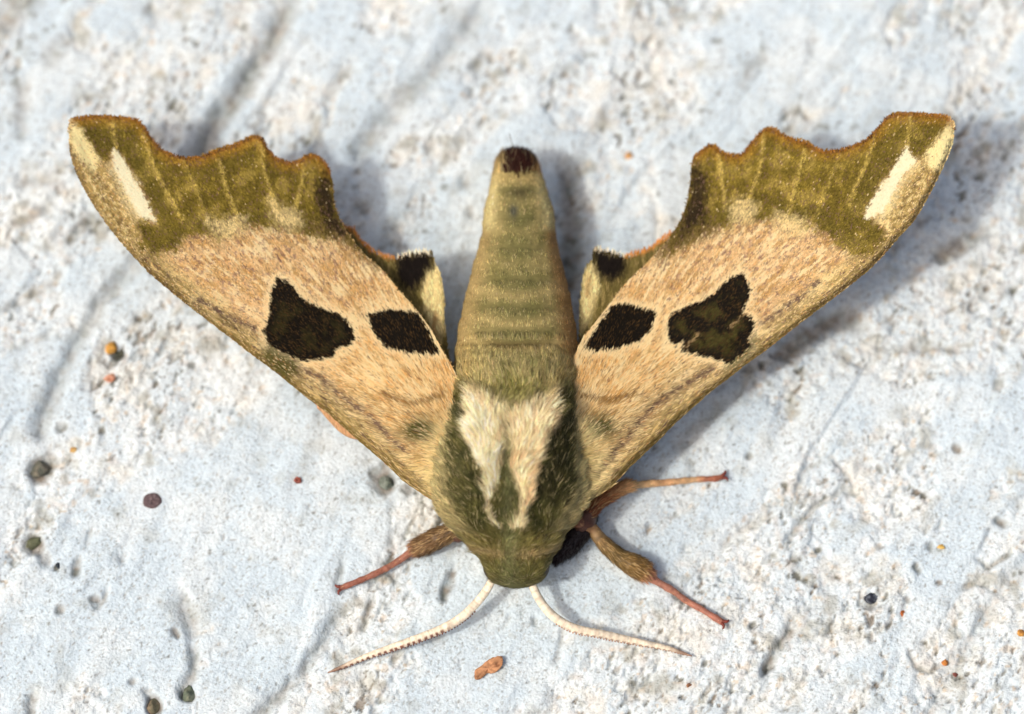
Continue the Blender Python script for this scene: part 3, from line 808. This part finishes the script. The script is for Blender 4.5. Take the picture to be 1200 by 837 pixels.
def build_forewing(w):
    tps = TPS(w['z'])
    def zf(u, v):
        z = tps(u, v)
        rx, ry = w['root']; dist = np.hypot(u - rx, v - ry)
        for k, pts in enumerate(w['veins']):
            d = line_d(u, v, pts)
            z = z + .022 * np.exp(-(d / 5) ** 2)
        gl = line_d(u, v, w['greyl']); z = z - .02 * np.exp(-(gl / 6) ** 2)
        sdl = line_d(u, v, w['lead']); z = z + .03 * np.exp(-((sdl - 9) / 6) ** 2) - .05 * sst(6, 0, sdl)
        ang = np.arctan2(v - ry, (u - rx) * w['side'])
        z = z + .009 * fbm(ang * 14, dist / 160, 2, 151) * sst(60, 160, dist)
        z = z + .006 * fbm(u / 24, v / 24, 2, 153)
        md = line_d(u, v, w['margin'])
        z = z - .02 * sst(8, 0, md)
        return z
    pts = np.array(w['margin'] + w['trail'] + w['base'] + w['lead'], float)
    ol = smooth_line(pts, 3.0, closed=True)
    ol = ol + .35 * np.stack([fbm(ol[:, 0] / 4, ol[:, 1] / 4, 2, 161), fbm(ol[:, 0] / 4, ol[:, 1] / 4 + 9, 2, 162)], 1)
    wing = make_sheet('forewing', ol, zf, lambda u, v: fore_paint(w, u, v)[0], M_wing, 3.2)
    # dusting of scales, hair-like near the body
    a, b = sample_in(ol, 1.0)
    n = len(a)
    rx, ry = w['root']
    dist = np.hypot(a - rx, b - ry)
    z = zf(a, b)
    p0 = P(a, b, z + .003)
    du, dv = (a - rx) / dist, (b - ry) / dist
    # outwards and backwards, as the scales lie
    bx = -.15 * w['side'] * -1; du = du * 1.0 + 0.0; dv = dv - .35 * sst(150, 400, dist)
    ed, et, eu, ev = near_dir(a, b, w['lead'])
    sg = np.sign(eu * du + ev * dv); ke = sst(22, 8, ed)
    du = du * (1 - ke) + eu * sg * ke; dv = dv * (1 - ke) + ev * sg * ke
    et2, _, eu2, ev2 = near_dir(a, b, w['trail']); sg = np.sign(eu2 * du + ev2 * dv); ke = sst(16, 4, et2) * .8
    du = du * (1 - ke) + eu2 * sg * ke; dv = dv * (1 - ke) + ev2 * sg * ke
    edge_k = sst(14, 3, np.minimum(ed, et2))
    zz = zf(a + du * 3, b + dv * 3)
    p1 = P(a + du * 3, b + dv * 3, zz + .003)
    d = p1 - p0; d /= np.linalg.norm(d, axis=1)[:, None]
    nr = np.tile([0, 0, 1.0], (n, 1))
    d = d + rng.normal(size=(n, 3)) * np.array([.13, .13, .04]) * (1 - .75 * edge_k)[:, None]; d[:, 2] += .05 + .09 * rng.random(n) + .18 * sst(110, 60, dist)
    d /= np.linalg.norm(d, axis=1)[:, None]
    side = np.cross(d, nr); side /= np.linalg.norm(side, axis=1)[:, None]
    side[:, 2] += rng.normal(size=n) * .14
    L = np.interp(dist, [40, 110, 160, 260, 420], [.12, .085, .070, .048, .036]) * (.6 + .8 * rng.random(n))
    Wd = np.interp(dist, [40, 130, 260, 420], [.0085, .009, .012, .015]) * (.7 + .6 * rng.random(n))
    half = L * 50
    col, mk, mo = fore_paint(w, a + du * half, b + dv * half, .9)
    g = np.exp(rng.normal(size=n) * np.where(mo > .5, .27, .15))
    f = rng.random(n); plain = 1 - mk
    col = col * g[:, None]
    fl = sst(-.5, .5, fbm(a / 9, b / 9, 2, 171)) * 1.2; lum = col[:, 1]
    k = (f < .13 * fl) & (mk < .5) & (lum < .62); col[k] = col[k] * .3 + lin(112, 84, 72) * .7
    k = (f > .11) & (f < .11 + np.where(mo > .5, .006, .10)) & (mk < .5); col[k] = col[k] * .45 + lin(240, 214, 168) * .55
    k = (f > .21) & (f < .25) & (mk < .5) & (mo < .5); col[k] = col[k] * .5 + lin(200, 144, 92) * .5
    k = (f > .26) & (f < .30) & (mo > .5); col[k] = col[k] * .4 + lin(66, 48, 22) * .6
    k = (f < .16) & (mk > .5); col[k] = lin(62, 44, 22)
    V, F, C = kites(p0, d, side, L, Wd, col * np.array([1.0, 1.02, .95])[None, :] * np.minimum(1.32, .90 / col.max(1))[:, None])
    mesh_obj('wing_scales', V, F, M_scale, wing, col=C, kind='stuff')
    # fringe along the outer margin and the trailing edge
    ml = smooth_line(np.array(w['margin']), .55); tl = smooth_line(np.array(w['trail'])[:-2], 1.1)
    FV = []; FF = []; FC = []; off = 0
    for ln, L0, cc in ((ml, .034, [lin(118, 82, 42), lin(156, 112, 58), lin(64, 42, 28)]), (tl, .03, [lin(150, 124, 80), lin(80, 60, 38), lin(190, 160, 110)])):
        t = np.gradient(ln, axis=0); t /= np.linalg.norm(t, axis=1)[:, None]
        nrm = np.stack([t[:, 1], -t[:, 0]], 1)
        tst = poly_sd(ln[:, 0] + nrm[:, 0] * 2, ln[:, 1] + nrm[:, 1] * 2, ol)
        nrm[tst < 0] *= -1
        m = len(ln)
        A = ln - nrm * rng.uniform(0, 3, m)[:, None]
        z = zf(A[:, 0], A[:, 1])
        q0 = P(A[:, 0], A[:, 1], z + .002); q1 = P(A[:, 0] + nrm[:, 0] * 4, A[:, 1] + nrm[:, 1] * 4, z + .0)
        dd = q1 - q0; dd /= np.linalg.norm(dd, axis=1)[:, None]
        dd = dd + rng.normal(size=(m, 3)) * .25; dd /= np.linalg.norm(dd, axis=1)[:, None]
        ss = np.cross(dd, np.tile([0, 0, 1.0], (m, 1))); ss /= np.linalg.norm(ss, axis=1)[:, None]
        ch = np.array(cc)[rng.integers(0, 3, m)]
        v2, f2, c2 = kites(q0, dd, ss, L0 * (.5 + rng.random(m)), np.full(m, .014), ch)
        FV.append(v2); FF.append(f2 + off); FC.append(c2); off += len(v2)
    mesh_obj('wing_fringe', np.vstack(FV), np.vstack(FF), M_scale, wing, col=np.vstack(FC), kind='stuff')
    return wing

for w in (FORE_L, FORE_R):
    build_forewing(w)
print('forewings', round(time.time() - T0, 1))

# hindwings, mostly tucked under the forewings
HIND_L = dict(side=-1,
    outline=[(398,268),(403,268.5),(409,270),(415,272),(424,284),(436,296),(453,303.5),(465,304.5),(479,300),(488,298),(496,297),(506.7,301),(510,313),(516,325),(519,341),(520.5,356),(520.6,371.7),(523,400),(529,429),(548,470),(548,520),(515,575),(470,545),(440,530),(424,517),(410,513),(398,506),(387,495),(376,482),(372,474),(388,440),(395,380),(398,320)],
    edge=[(403,268.5),(415,272),(424,284),(436,296),(453,303.5),(465,304.5)], white=[(465,304.5),(479,300),(496,297),(503,299)],
    black=[(466,308),(478,303),(496,299),(506.5,302),(505,314),(500,324),(494,334),(486,344),(476,342),(466,330)],
    pale=[(502,318),(511,316),(516,326),(519,341),(520.6,372),(521,392),(516,404),(508,392),(500,372),(495,350),(496,334)],
    fold=[(512,372),(508,388),(514,398)],
    z=[(403,270,.72),(440,300,.70),(500,300,.80),(506,312,.78),(518,345,.74),(520,400,.68),(530,440,.66),(480,360,.70),(548,500,.7),(500,560,.6),(400,505,.55),(375,476,.55),(395,380,.6)])
HIND_R = dict(side=1,
    outline=[(790,276),(779.5,280),(765,291),(751,298),(731.7,302.5),(722,299),(706,296),(696,294),(694,306),(686,318),(681.5,342),(679,375.6),(678.5,399),(670,420),(655,450),(652,500),(690,565),(740,500),(790,440),(810,360),(805,300)],
    edge=[(784,278),(779.5,280),(765,291),(751,298),(731.7,302.5)], white=[(731.7,302.5),(722,299),(706,296),(697,295)],
    black=[(696,297),(706,298),(720,302),(732,306),(732,316),(728,326),(716,334),(704,326),(698,316)],
    pale=[(686,320),(694,310),(700,326),(702,342),(696,362),(688,384),(680,397),(679.5,375),(682,342)],
    fold=[(690,330),(688,350)],
    z=[(780,282,.72),(751,300,.70),(697,297,.80),(694,308,.78),(682,345,.74),(679,395,.68),(668,430,.66),(720,350,.70),(655,490,.7),(690,560,.6),(790,440,.6),(805,330,.62)])
def hind_paint(w, u, v, jit=0.0):
    n = len(u); r = rng.normal(size=(2, n)) * jit
    wu = u + r[0] + 1.5 * fbm(u / 6, v / 10, 2, 181); wv = v + r[1] + 3 * fbm(u / 5, v / 12, 2, 183)
    n2 = fbm(u / 4, v / 12, 3, 185)
    c = np.tile(lin(112, 100, 54), (n, 1))
    c = mix(c, lin(160, 140, 88), sst(-.1, .4, n2) * .6)
    c = mix(c, lin(222, 204, 146), sst(4, -4, poly_sd(wu, wv, w['pale'])) * .92)
    c = mix(c, lin(150, 110, 60), np.exp(-(line_d(wu, wv, w['fold']) / 2.5) ** 2) * .7)
    c = mix(c, lin(20, 14, 10), sst(10, -5, poly_sd(wu, wv, w['black']) + 3 * n2))
    c = mix(c, lin(196, 130, 62), sst(5, 2, line_d(u, v, w['edge'])) * .85)
    c = mix(c, lin(238, 222, 190), sst(2.6, 1.0, line_d(u, v, w['white'])) * .9)
    if w['side'] < 0:
        c = mix(c, lin(206, 164, 122), sst(30, 12, line_d(u, v, [(372,474),(387,495),(410,513),(424,517)])))
    return c
for w in (HIND_L, HIND_R):
    tps = TPS(w['z'])
    zf = lambda u, v, t=tps: t(u, v) + .012 * fbm(u / 7, v / 40, 2, 191)
    ol = smooth_line(np.array(w['outline'], float), 3.0, closed=True)
    hw = make_sheet('hindwing', ol, zf, lambda u, v, w=w: hind_paint(w, u, v), M_wing, 3.6, under=lin(190, 130, 86))
    a, b = sample_in(ol, 1.25); n = len(a)
    col = 1.3 * hind_paint(w, a, b, .8) * np.exp(rng.normal(size=n) * .2)[:, None]
    p0 = P(a, b, zf(a, b) + .003)
    d = np.stack([.12 * w['side'] * np.ones(n), np.ones(n), .15 * np.ones(n)], 1) + rng.normal(size=(n, 3)) * np.array([.15, .15, .06])
    d /= np.linalg.norm(d, axis=1)[:, None]
    sd_ = np.cross(d, np.tile([0, 0, 1.0], (n, 1))); sd_ /= np.linalg.norm(sd_, axis=1)[:, None]
    V, F, C = kites(p0, d, sd_, .07 * (.6 + .7 * rng.random(n)), np.full(n, .011), col)
    mesh_obj('wing_scales', V, F, M_scale, hw, col=C, kind='stuff')
print('hindwings', round(time.time() - T0, 1))

# ---- tubes: antennae and legs
def tube(pts3, rad, n=14, flat=1.0):
    """pts3 (m,3), rad (m,); returns verts, quads, ring frames"""
    t = np.gradient(pts3, axis=0); t /= np.linalg.norm(t, axis=1)[:, None]
    s = np.cross(t, np.tile([0, 0, 1.0], (len(t), 1))); s /= np.linalg.norm(s, axis=1)[:, None]
    w = np.cross(s, t)
    a = np.linspace(0, 2 * math.pi, n, endpoint=False)
    V = (pts3[:, None, :] + rad[:, None, None] * (np.cos(a)[None, :, None] * s[:, None, :] + flat * np.sin(a)[None, :, None] * w[:, None, :])).reshape(-1, 3)
    I = np.arange(len(pts3) * n).reshape(len(pts3), n); J = np.roll(I, -1, 1)
    F = np.stack([I[:-1].ravel(), J[:-1].ravel(), J[1:].ravel(), I[1:].ravel()], 1)
    return V, F, [np.array([I[0][::-1]]), np.array([I[-1]])], t, s, w

def path3(pts, step=1.5, r=0.0):
    """pts: u, v, height over the ground"""
    s = smooth_line(np.array(pts, float), step)
    q = P(s[:, 0], s[:, 1], s[:, 2])
    for _ in range(2):
        g = gz(q[:, 0], q[:, 1])
        k = np.ones(9) / 9
        g = np.convolve(np.pad(g, 4, mode='edge'), k, 'valid')
        q = P(s[:, 0], s[:, 1], s[:, 2] + g)
    return q

ANT_L = [(582,670,.46),(578,677.5,.44),(568,695,.38),(553.5,712,.33),(539,725,.29),(519,736.5,.25),(493,747,.21),(465,757,.17),(436,767,.13),(416,775,.10),(401.5,781.5,.07),(384,788.5,.05)]
ANT_R = [(616,668,.46),(620,676,.44),(630,699,.38),(644,718,.33),(661.6,731,.29),(679,738,.26),(704.6,743,.22),(730,748.5,.18),(759,754.5,.14),(782,759.5,.10),(799,765,.07),(811,769,.05)]
for side, pts in ((-1, ANT_L), (1, ANT_R)):
    q = path3(pts, 1.2)
    m = len(q); t_ = np.linspace(0, 1, m)
    rad = np.interp(t_, [0, .08, .3, .6, .85, .95, 1], [.040, .048, .053, .048, .032, .020, .006])
    rad = rad * (1 + .03 * np.sin(np.arange(m) * 1.9))
    V, F, caps_, tt, ss, ww = tube(q, rad, 14, .9)
    uu, v2 = proj(V)
    tv = np.repeat(t_, 14)
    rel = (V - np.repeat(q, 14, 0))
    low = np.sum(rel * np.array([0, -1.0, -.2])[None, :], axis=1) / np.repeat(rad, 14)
    c = np.tile(lin(238, 224, 200), (len(V), 1))
    c = mix(c, lin(206, 178, 148), sst(.2, .7, np.sin(tv * m * .9)) * .35)
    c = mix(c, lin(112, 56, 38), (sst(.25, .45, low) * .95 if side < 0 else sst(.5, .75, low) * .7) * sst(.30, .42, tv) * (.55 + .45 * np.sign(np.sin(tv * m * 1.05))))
    c = mix(c, lin(120, 78, 56), sst(.84, .95, tv) * .8)
    an = mesh_obj('antenna', V, [F] + caps_, M_leg, moth, col=c)
    # the comb of short teeth on the front side
    ks = np.arange(int(m * (.22 if side < 0 else .3)), int(m * .97), 3)
    TV = []; TF = []; TC = []; off = 0
    for k in ks:
        dirn = np.array([0, -1.0, 0]) - tt[k] * (-tt[k][1]); dirn /= np.linalg.norm(dirn)
        dirn = dirn + np.array([0, 0, -.35]); dirn /= np.linalg.norm(dirn)
        base = q[k] + dirn * rad[k] * .7; tip = base + dirn * rad[k] * .5
        s1 = tt[k] * .0085; s2 = np.array([0, 0, 1.0]) * rad[k] * .45
        bx = np.array([base - s1 - s2, base + s1 - s2, base + s1 + s2, base - s1 + s2, tip - s1 - s2 * .4, tip + s1 - s2 * .4, tip + s1 + s2 * .4, tip - s1 + s2 * .4])
        TV.append(bx); TF.append(np.array([[0, 1, 5, 4], [1, 2, 6, 5], [2, 3, 7, 6], [3, 0, 4, 7], [4, 5, 6, 7]]) + off); off += 8
        TC.append(np.tile(lin(104, 50, 32) if side < 0 else lin(160, 110, 78), (8, 1)))
    mesh_obj('antenna_comb', np.vstack(TV), np.vstack(TF), M_leg, an, col=np.vstack(TC), smooth=False, kind='stuff')

LEGS = [
    dict(pts=[(545,616,.42),(528,624,.36),(512,631,.26),(498,638,.20),(489,642,.15),(484,645,.13),(472,654,.12),(458,663,.11),(445,670,.10),(425,679,.085),(410,685,.075),(400,689,.065)],
         rad=[.10,.11,.125,.12,.10,.05,.040,.038,.038,.036,.034,.036], hairy=(0.0, .40),
         col=[(0, (98,78,50)), (.36, (116,88,60)), (.42, (156,104,84)), (1, (152,94,76))], foot=(400, 690), end=(-1, .3)),
    dict(pts=[(676,610,.42),(693,619,.30),(701,629,.26),(711,640,.24),(726,653,.22),(742,662,.20),(754,669,.16),(762,676,.12),(772,683,.10),(788,692,.09),(800,701,.08),(811,708,.075),(822,714,.07),(834,721.5,.065),(846,729,.06)],
         rad=[.08,.07,  .078,.085,.10,.135,.13,.055,.045,.042,.036,.040,.036,.036,.045], hairy=(.18, .52),
         col=[(0, (120,72,48)), (.14, (140,112,74)), (.30, (112,92,54)), (.46, (128,98,54)), (.50, (164,114,94)), (1, (158,100,82))], foot=(846, 730), end=(1, -.5)),
    dict(pts=[(684,606,.36),(692,598,.34),(702,588,.32),(718,578,.28),(734,570,.24),(743,569,.18),(760,567,.13),(782,565.5,.10),(811,562.5,.08),(828,561.5,.07),(838,561,.06),(846,559,.055)],
         rad=[.09,.09,.085,.08,.075,.045,.045,.040,.036,.034,.036,.034], hairy=(.0, .40),
         col=[(0, (104,60,38)), (.2, (150,98,62)), (.36, (204,160,112)), (.42, (206,172,124)), (.62, (198,150,106)), (.8, (206,168,124)), (.88, (164,104,78)), (1, (146,84,62))], foot=(847, 558), end=(1, .5)),
]
for L in LEGS:
    q = path3(L['pts'], 1.5)
    m = len(q); t_ = np.linspace(0, 1, m)
    # arc parameter of the control points
    cp = np.array(L['pts'])[:, :2]; al = np.concatenate([[0], np.cumsum(np.hypot(*np.diff(cp, axis=0).T))]); al /= al[-1]
    rad = np.interp(t_, al, L['rad']) * (1 + .08 * fbm(t_ * 30, t_ * 0, 2, 201)) * (1 + .16 * sst(.5, .55, t_) * (np.abs(np.sin((t_ - .5) * 5 * math.pi / .5)) ** 6 - .3))
    g = gz(q[:, 0], q[:, 1])
    q[:, 2] = np.maximum(q[:, 2], g + rad * .8)
    V, F, caps_, tt, ss, ww = tube(q, rad, 14)
    tv = np.repeat(t_, 14)
    ks = np.array([a[0] for a in L['col']]); cs = np.array([lin(*a[1]) for a in L['col']])
    base = np.stack([np.interp(tv, ks, cs[:, k]) for k in range(3)], 1)
    mot = fbm(V[:, 0] * 9, V[:, 1] * 9 + V[:, 2] * 7, 3, 203)
    c = base * (1 + .35 * mot)[:, None]
    leg = mesh_obj('leg', V, [F] + caps_, M_leg, moth, col=c)
    # hair and clinging scales
    N = 4200
    tr = rng.random(N); h0, h1 = L['hairy']
    hairy = rng.random(N) < .72
    tr = np.where(hairy, h0 + (h1 - h0) * tr, tr)
    ki = np.clip((tr * (m - 1)).astype(int), 0, m - 1)
    an_ = rng.random(N) * 2 * math.pi
    rv = np.cos(an_)[:, None] * ss[ki] + np.sin(an_)[:, None] * ww[ki]
    root = q[ki] + rv * rad[ki][:, None] * .95
    d = tt[ki] + rv * (.18 + .35 * rng.random(N) * hairy)[:, None] + rng.normal(size=(N, 3)) * .12
    d /= np.linalg.norm(d, axis=1)[:, None]
    Lh = np.where(hairy, .075, .025) * (.5 + rng.random(N))
    bc_ = np.stack([np.interp(tr, ks, cs[:, k]) for k in range(3)], 1) * np.exp(rng.normal(size=N) * .3)[:, None]
    kk = rng.random(N) < .2; bc_[kk] = bc_[kk] * .4 + lin(200, 170, 120) * .6
    V2, F2, C2 = ribbons(root, d, rv, Lh, np.full(N, .009), bc_ * 1.15, bend=.15)
    mesh_obj('leg_hair', V2, F2, M_fur, leg, col=C2, kind='stuff')
    # two little claws at the end
    fu, fv = L['foot']; dx, dy = L['end']
    for s in (-1, 1):
        e = q[-1]; dirn = tt[-1]
        tip = e + dirn * .05 + ss[-1] * s * .07 + np.array([0, 0, -.01])
        mid = e + dirn * .045 + ss[-1] * s * .03 + np.array([0, 0, .015])
        pp = np.array([e - dirn * .02, mid, (mid + tip) / 2 + dirn * .008, tip]); pp[:, 2] = np.maximum(pp[:, 2], gz(pp[:, 0], pp[:, 1]) + .012)
        V3, F3, c3, *_ = tube(pp, np.array([.026, .018, .013, .004]), 8)
        mesh_obj('claw', V3, [F3] + c3, M_leg, leg, col=np.tile(lin(120, 52, 40), (len(V3), 1)))
# dark leg root between leg and thorax (coxae) on both sides
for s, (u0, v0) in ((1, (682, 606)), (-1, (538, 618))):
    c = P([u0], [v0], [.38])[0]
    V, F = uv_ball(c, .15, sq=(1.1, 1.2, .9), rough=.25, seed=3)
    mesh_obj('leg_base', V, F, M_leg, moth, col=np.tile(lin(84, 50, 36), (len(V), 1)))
# dark furry mass added to deepen the shade between head and front leg
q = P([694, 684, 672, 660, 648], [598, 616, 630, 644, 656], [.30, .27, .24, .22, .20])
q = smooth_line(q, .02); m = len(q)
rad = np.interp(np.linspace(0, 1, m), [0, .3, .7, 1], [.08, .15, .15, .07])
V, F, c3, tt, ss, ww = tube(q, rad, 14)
filler = mesh_obj('shade_filler', V, [F] + c3, M_leg, moth, col=np.tile(lin(34, 26, 26), (len(V), 1)))
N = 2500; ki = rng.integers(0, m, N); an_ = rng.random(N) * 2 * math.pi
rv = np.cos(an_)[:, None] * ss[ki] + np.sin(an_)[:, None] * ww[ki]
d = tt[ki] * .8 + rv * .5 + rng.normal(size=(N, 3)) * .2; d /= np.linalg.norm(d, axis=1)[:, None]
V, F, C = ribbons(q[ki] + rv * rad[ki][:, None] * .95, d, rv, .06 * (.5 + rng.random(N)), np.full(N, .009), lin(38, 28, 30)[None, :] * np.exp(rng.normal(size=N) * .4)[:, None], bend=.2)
mesh_obj('shade_filler_hair', V, F, M_fur, filler, col=C, kind='stuff')
# long fine bristles at the tail
pts = P([604, 600, 597], [186, 168, 156], [.70, .76, .80])
V, F, c3, *_ = tube(smooth_line(pts, .05), np.linspace(.006, .003, len(smooth_line(pts, .05))), 6)
mesh_obj('tail_bristle', V, [F] + c3, M_leg, body, col=np.tile(lin(60, 50, 40), (len(V), 1)))
print('moth', round(time.time() - T0, 1))

# ------------------------------------------------------------------ things lying on the surface
def put(o, label, cat, group=None):
    o['label'] = label; o['category'] = cat
    if group: o['group'] = group
    return o

def disc(name, u, v, ru, rv, thick, col, spots, angle=0.0, seed=0, wob=.04):
    """thin rounded disc, slightly domed and pitted, lying on the ground"""
    g = gz_px(u, v)
    c = P([u], [v], [g])[0]
    V = []; n = 40; m = 9
    for i in range(m + 1):
        f = i / m
        for j in range(n):
            t = 2 * math.pi * j / n
            rr = f * (1 + wob * math.sin(2 * t + seed) + wob * .6 * math.sin(5 * t + seed * 2))
            zz = thick * (1 - f ** 6) * (.85 + .15 * math.cos(3 * t + seed)) * (1 - .25 * math.exp(-(f / .35) ** 2))
            x, y = rr * math.cos(t) * ru / 100, rr * math.sin(t) * rv / 100
            V.append((c[0] + x * math.cos(angle) - y * math.sin(angle), c[1] + x * math.sin(angle) + y * math.cos(angle), c[2] + zz + .002))
    V = np.array(V)
    V[-n:, 2] = c[2] - .02
    I = np.arange((m + 1) * n).reshape(m + 1, n); J = np.roll(I, -1, 1)
    F = np.stack([I[:-1].ravel(), I[1:].ravel(), J[1:].ravel(), J[:-1].ravel()], 1)
    cc = np.tile(col, (len(V), 1))
    cc = mix(cc, spots, sst(.1, .5, fbm(V[:, 0] * 22, V[:, 1] * 22, 2, 300 + seed)) * .7)
    return mesh_obj(name, V, [F], M_stone, None, col=cc)

put(disc('round_disc', 178.5, 587, 11.5, 10.5, .035, lin(92, 76, 78), lin(128, 112, 112), seed=1),
    'small round flat dark purple-brown disc on the smooth white area left of the moth', 'disc')
put(disc('red_speck', 349, 563, 4.4, 4.6, .05, lin(150, 84, 70), lin(70, 44, 42), seed=2, wob=.12),
    'tiny dark red speck alone on the smooth surface below the left forewing', 'speck')

def chip(name, outline, thick, col, col2, lift=.02, seed=0, curl=.04):
    """torn flake with real thickness from an outline"""
    ol = smooth_line(np.array(outline, float), 1.6, closed=True)
    ol = ol + .7 * np.stack([fbm(ol[:, 0] / 3, ol[:, 1] / 3, 2, 400 + seed), fbm(ol[:, 0] / 3, ol[:, 1] / 3 + 5, 2, 401 + seed)], 1)
    c = ol.mean(0)
    lay = []; base = gz_px(*c)
    fr = [1, .8, .55, .3, .05]
    for k, f in enumerate(fr):
        q = c + (ol - c) * f
        z = base + lift + curl * np.abs((q[:, 0] - c[0]) / 15) ** 2 + .022 * fbm(q[:, 0] / 5, q[:, 1] / 5, 3, 410 + seed) + thick
        lay.append(P(q[:, 0], q[:, 1], z))
    bot = lay[0].copy(); bot[:, 2] -= thick + .01
    V = np.vstack([bot] + lay); n = len(ol); m = len(lay) + 1
    I = np.arange(m * n).reshape(m, n); J = np.roll(I, -1, 1)
    F = np.stack([I[:-1].ravel(), J[:-1].ravel(), J[1:].ravel(), I[1:].ravel()], 1)
    cc = np.tile(col, (len(V), 1))
    cc = mix(cc, col2, sst(0, .45, fbm(V[:, 0] * 14, V[:, 1] * 14, 3, 420 + seed)) * .8)
    return mesh_obj(name, V, [F, np.array([I[-1]]), np.array([I[0][::-1]])], M_stone, None, col=cc)

put(chip('leaf_flake', [(556,793),(557,785),(563,781),(570,775),(576,771),(584,769),(589,771),(588,780),(583,786),(577,789),(571,789),(565,794),(559,797)],
         .018, lin(196, 144, 104), lin(130, 84, 56), seed=1),
    'dry orange-brown leaf flake lying in front of the moth between its antennae', 'leaf flake')

def stone(name, u, v, rad, col, col2, seed, sq=(1, 1, .6), sink=.33, rot_=0.0, rough=.5):
    g = gz_px(u, v); c = P([u], [v], [g])[0]
    V, F = uv_ball((0, 0, 0), rad / 100, n=18, m=12, sq=sq, rough=rough, seed=seed)
    R = np.array(Matrix.Rotation(rot_, 3, 'Z'))
    pr = np.random.default_rng(900 + seed)
    for _k in range(11):
        nn = pr.normal(size=3); nn /= np.linalg.norm(nn)
        lim = rad / 100 * pr.uniform(.62, .95) * (sq[2] if abs(nn[2]) > .6 else 1)
        V = V - nn[None, :] * np.maximum(0, V @ nn - lim)[:, None]
    V = V @ R.T
    V = V + c[None, :] + np.array([0, 0, rad / 100 * sq[2] * (1 - 2 * sink) - .005])
    cc = np.tile(col, (len(V), 1))
    cc = mix(cc, col2, sst(-.05, .4, fbm(V[:, 0] * 12 + V[:, 2] * 9, V[:, 1] * 12, 3, 500 + seed)) * .85)
    return mesh_obj(name, V, F, M_stone, None, col=cc)

STONES = [
    ('black_pebble', 1020, 701, 8.5, lin(38, 42, 54), lin(130, 138, 148), 1, (.9, 1.1, .7), 'shiny blue-black pebble with pale flecks, alone right of the moth near the lower right', 'pebble'),
    ('orange_chip', 1056, 719, 6.5, lin(170, 96, 48), lin(120, 70, 44), 2, (1.2, .8, .7), 'rust-orange stone chip just right of the blue-black pebble', 'stone chip'),
    ('orange_grain', 1107, 776, 4.6, lin(200, 128, 64), lin(150, 96, 54), 3, (1, 1, .8), 'round orange grain at the end of a short dark crack, lower right corner area', 'grain'),
    ('yellow_grain', 129, 409, 7, lin(214, 160, 76), lin(180, 130, 66), 4, (.9, 1.1, .8), 'mustard-yellow grain beside a small black pebble, left of the left forewing', 'grain'),
    ('dark_pebble', 140, 413, 7.5, lin(56, 60, 50), lin(90, 88, 74), 5, (.9, 1, .8), 'small blackish pebble touching the mustard-yellow grain', 'pebble'),
    ('red_chip', 130, 443, 8, lin(214, 160, 132), lin(186, 118, 88), 6, (1.2, .9, .4), 'flat pinkish-red stone chip just below the mustard-yellow grain', 'stone chip'),
    ('green_stone', 222, 815, 9.5, lin(98, 108, 92), lin(132, 136, 116), 7, (.75, 1.15, .8), 'grey-green angular stone set in a pit at the lower left edge', 'stone'),
    ('brown_stone', 181, 828, 10, lin(96, 92, 74), lin(140, 122, 100), 8, (1.1, .8, .7), 'brownish mottled stone in a dark pit, left of the grey-green angular stone', 'stone'),
    ('grey_stone', 47, 552, 11, lin(92, 94, 84), lin(130, 122, 106), 9, (.9, 1.1, .7), 'dark grey-green stone sunk in the hollow at the left edge, above another one', 'stone'),
    ('olive_stone', 41, 637, 9.5, lin(100, 104, 80), lin(70, 72, 58), 10, (1.1, .9, .7), 'olive-grey stone sunk in a pit at the left edge, below the larger hollow', 'stone'),
    ('yellow_grain', 737, 184, 6, lin(222, 178, 120), lin(200, 150, 96), 11, (1, .9, .5), 'blurred yellow-orange grain behind the moth between its tail and right forewing', 'grain'),
    ('ochre_grain', 1103, 641, 4.2, lin(214, 178, 98), lin(180, 140, 80), 12, (1.3, .7, .6), 'pale ochre grain above the blue-black pebble near a grey pit', 'grain'),
    ('amber_grain', 1197, 742, 4.6, lin(190, 140, 70), lin(150, 100, 52), 13, (1, 1.2, .7), 'amber grain cut by the right edge of the photo', 'grain'),
    ('tan_chip', 806, 803, 5, lin(176, 128, 90), lin(140, 100, 76), 14, (1.5, .6, .5), 'thin tan chip below the tip of the right antenna', 'stone chip'),
    ('grey_green_stone', 452, 566, 10.5, lin(128, 136, 126), lin(90, 100, 88), 15, (.85, 1.1, .6), 'grey-green stone in a dark pit just under the root of the left forewing', 'stone'),
    ('rust_speck', 1119, 791, 3, lin(150, 90, 80), lin(120, 70, 60), 16, (1, 1, .7), 'tiny rust-red speck below and right of the round orange grain', 'speck'),
    ('black_speck', 68, 663, 3.4, lin(40, 48, 56), lin(60, 70, 76), 17, (1, 1, .7), 'tiny black speck just right of the olive-grey stone', 'speck'),
    ('honey_grain', 86, 527, 4, lin(222, 184, 116), lin(196, 150, 90), 18, (1, 1, .7), 'honey-coloured grain right of the dark hollow at the left edge', 'grain'),
]
for nm, u, v, r, c1, c2, sd, sq, lab, cat in STONES:
    put(stone(nm, u, v, r, c1, c2, sd, sq, rot_=sd * 1.3), lab, cat)
print('done', round(time.time() - T0, 1), 'tris', sum(len(o.data.loop_triangles) or len(o.data.polygons) for o in bpy.data.objects if o.type == 'MESH'))
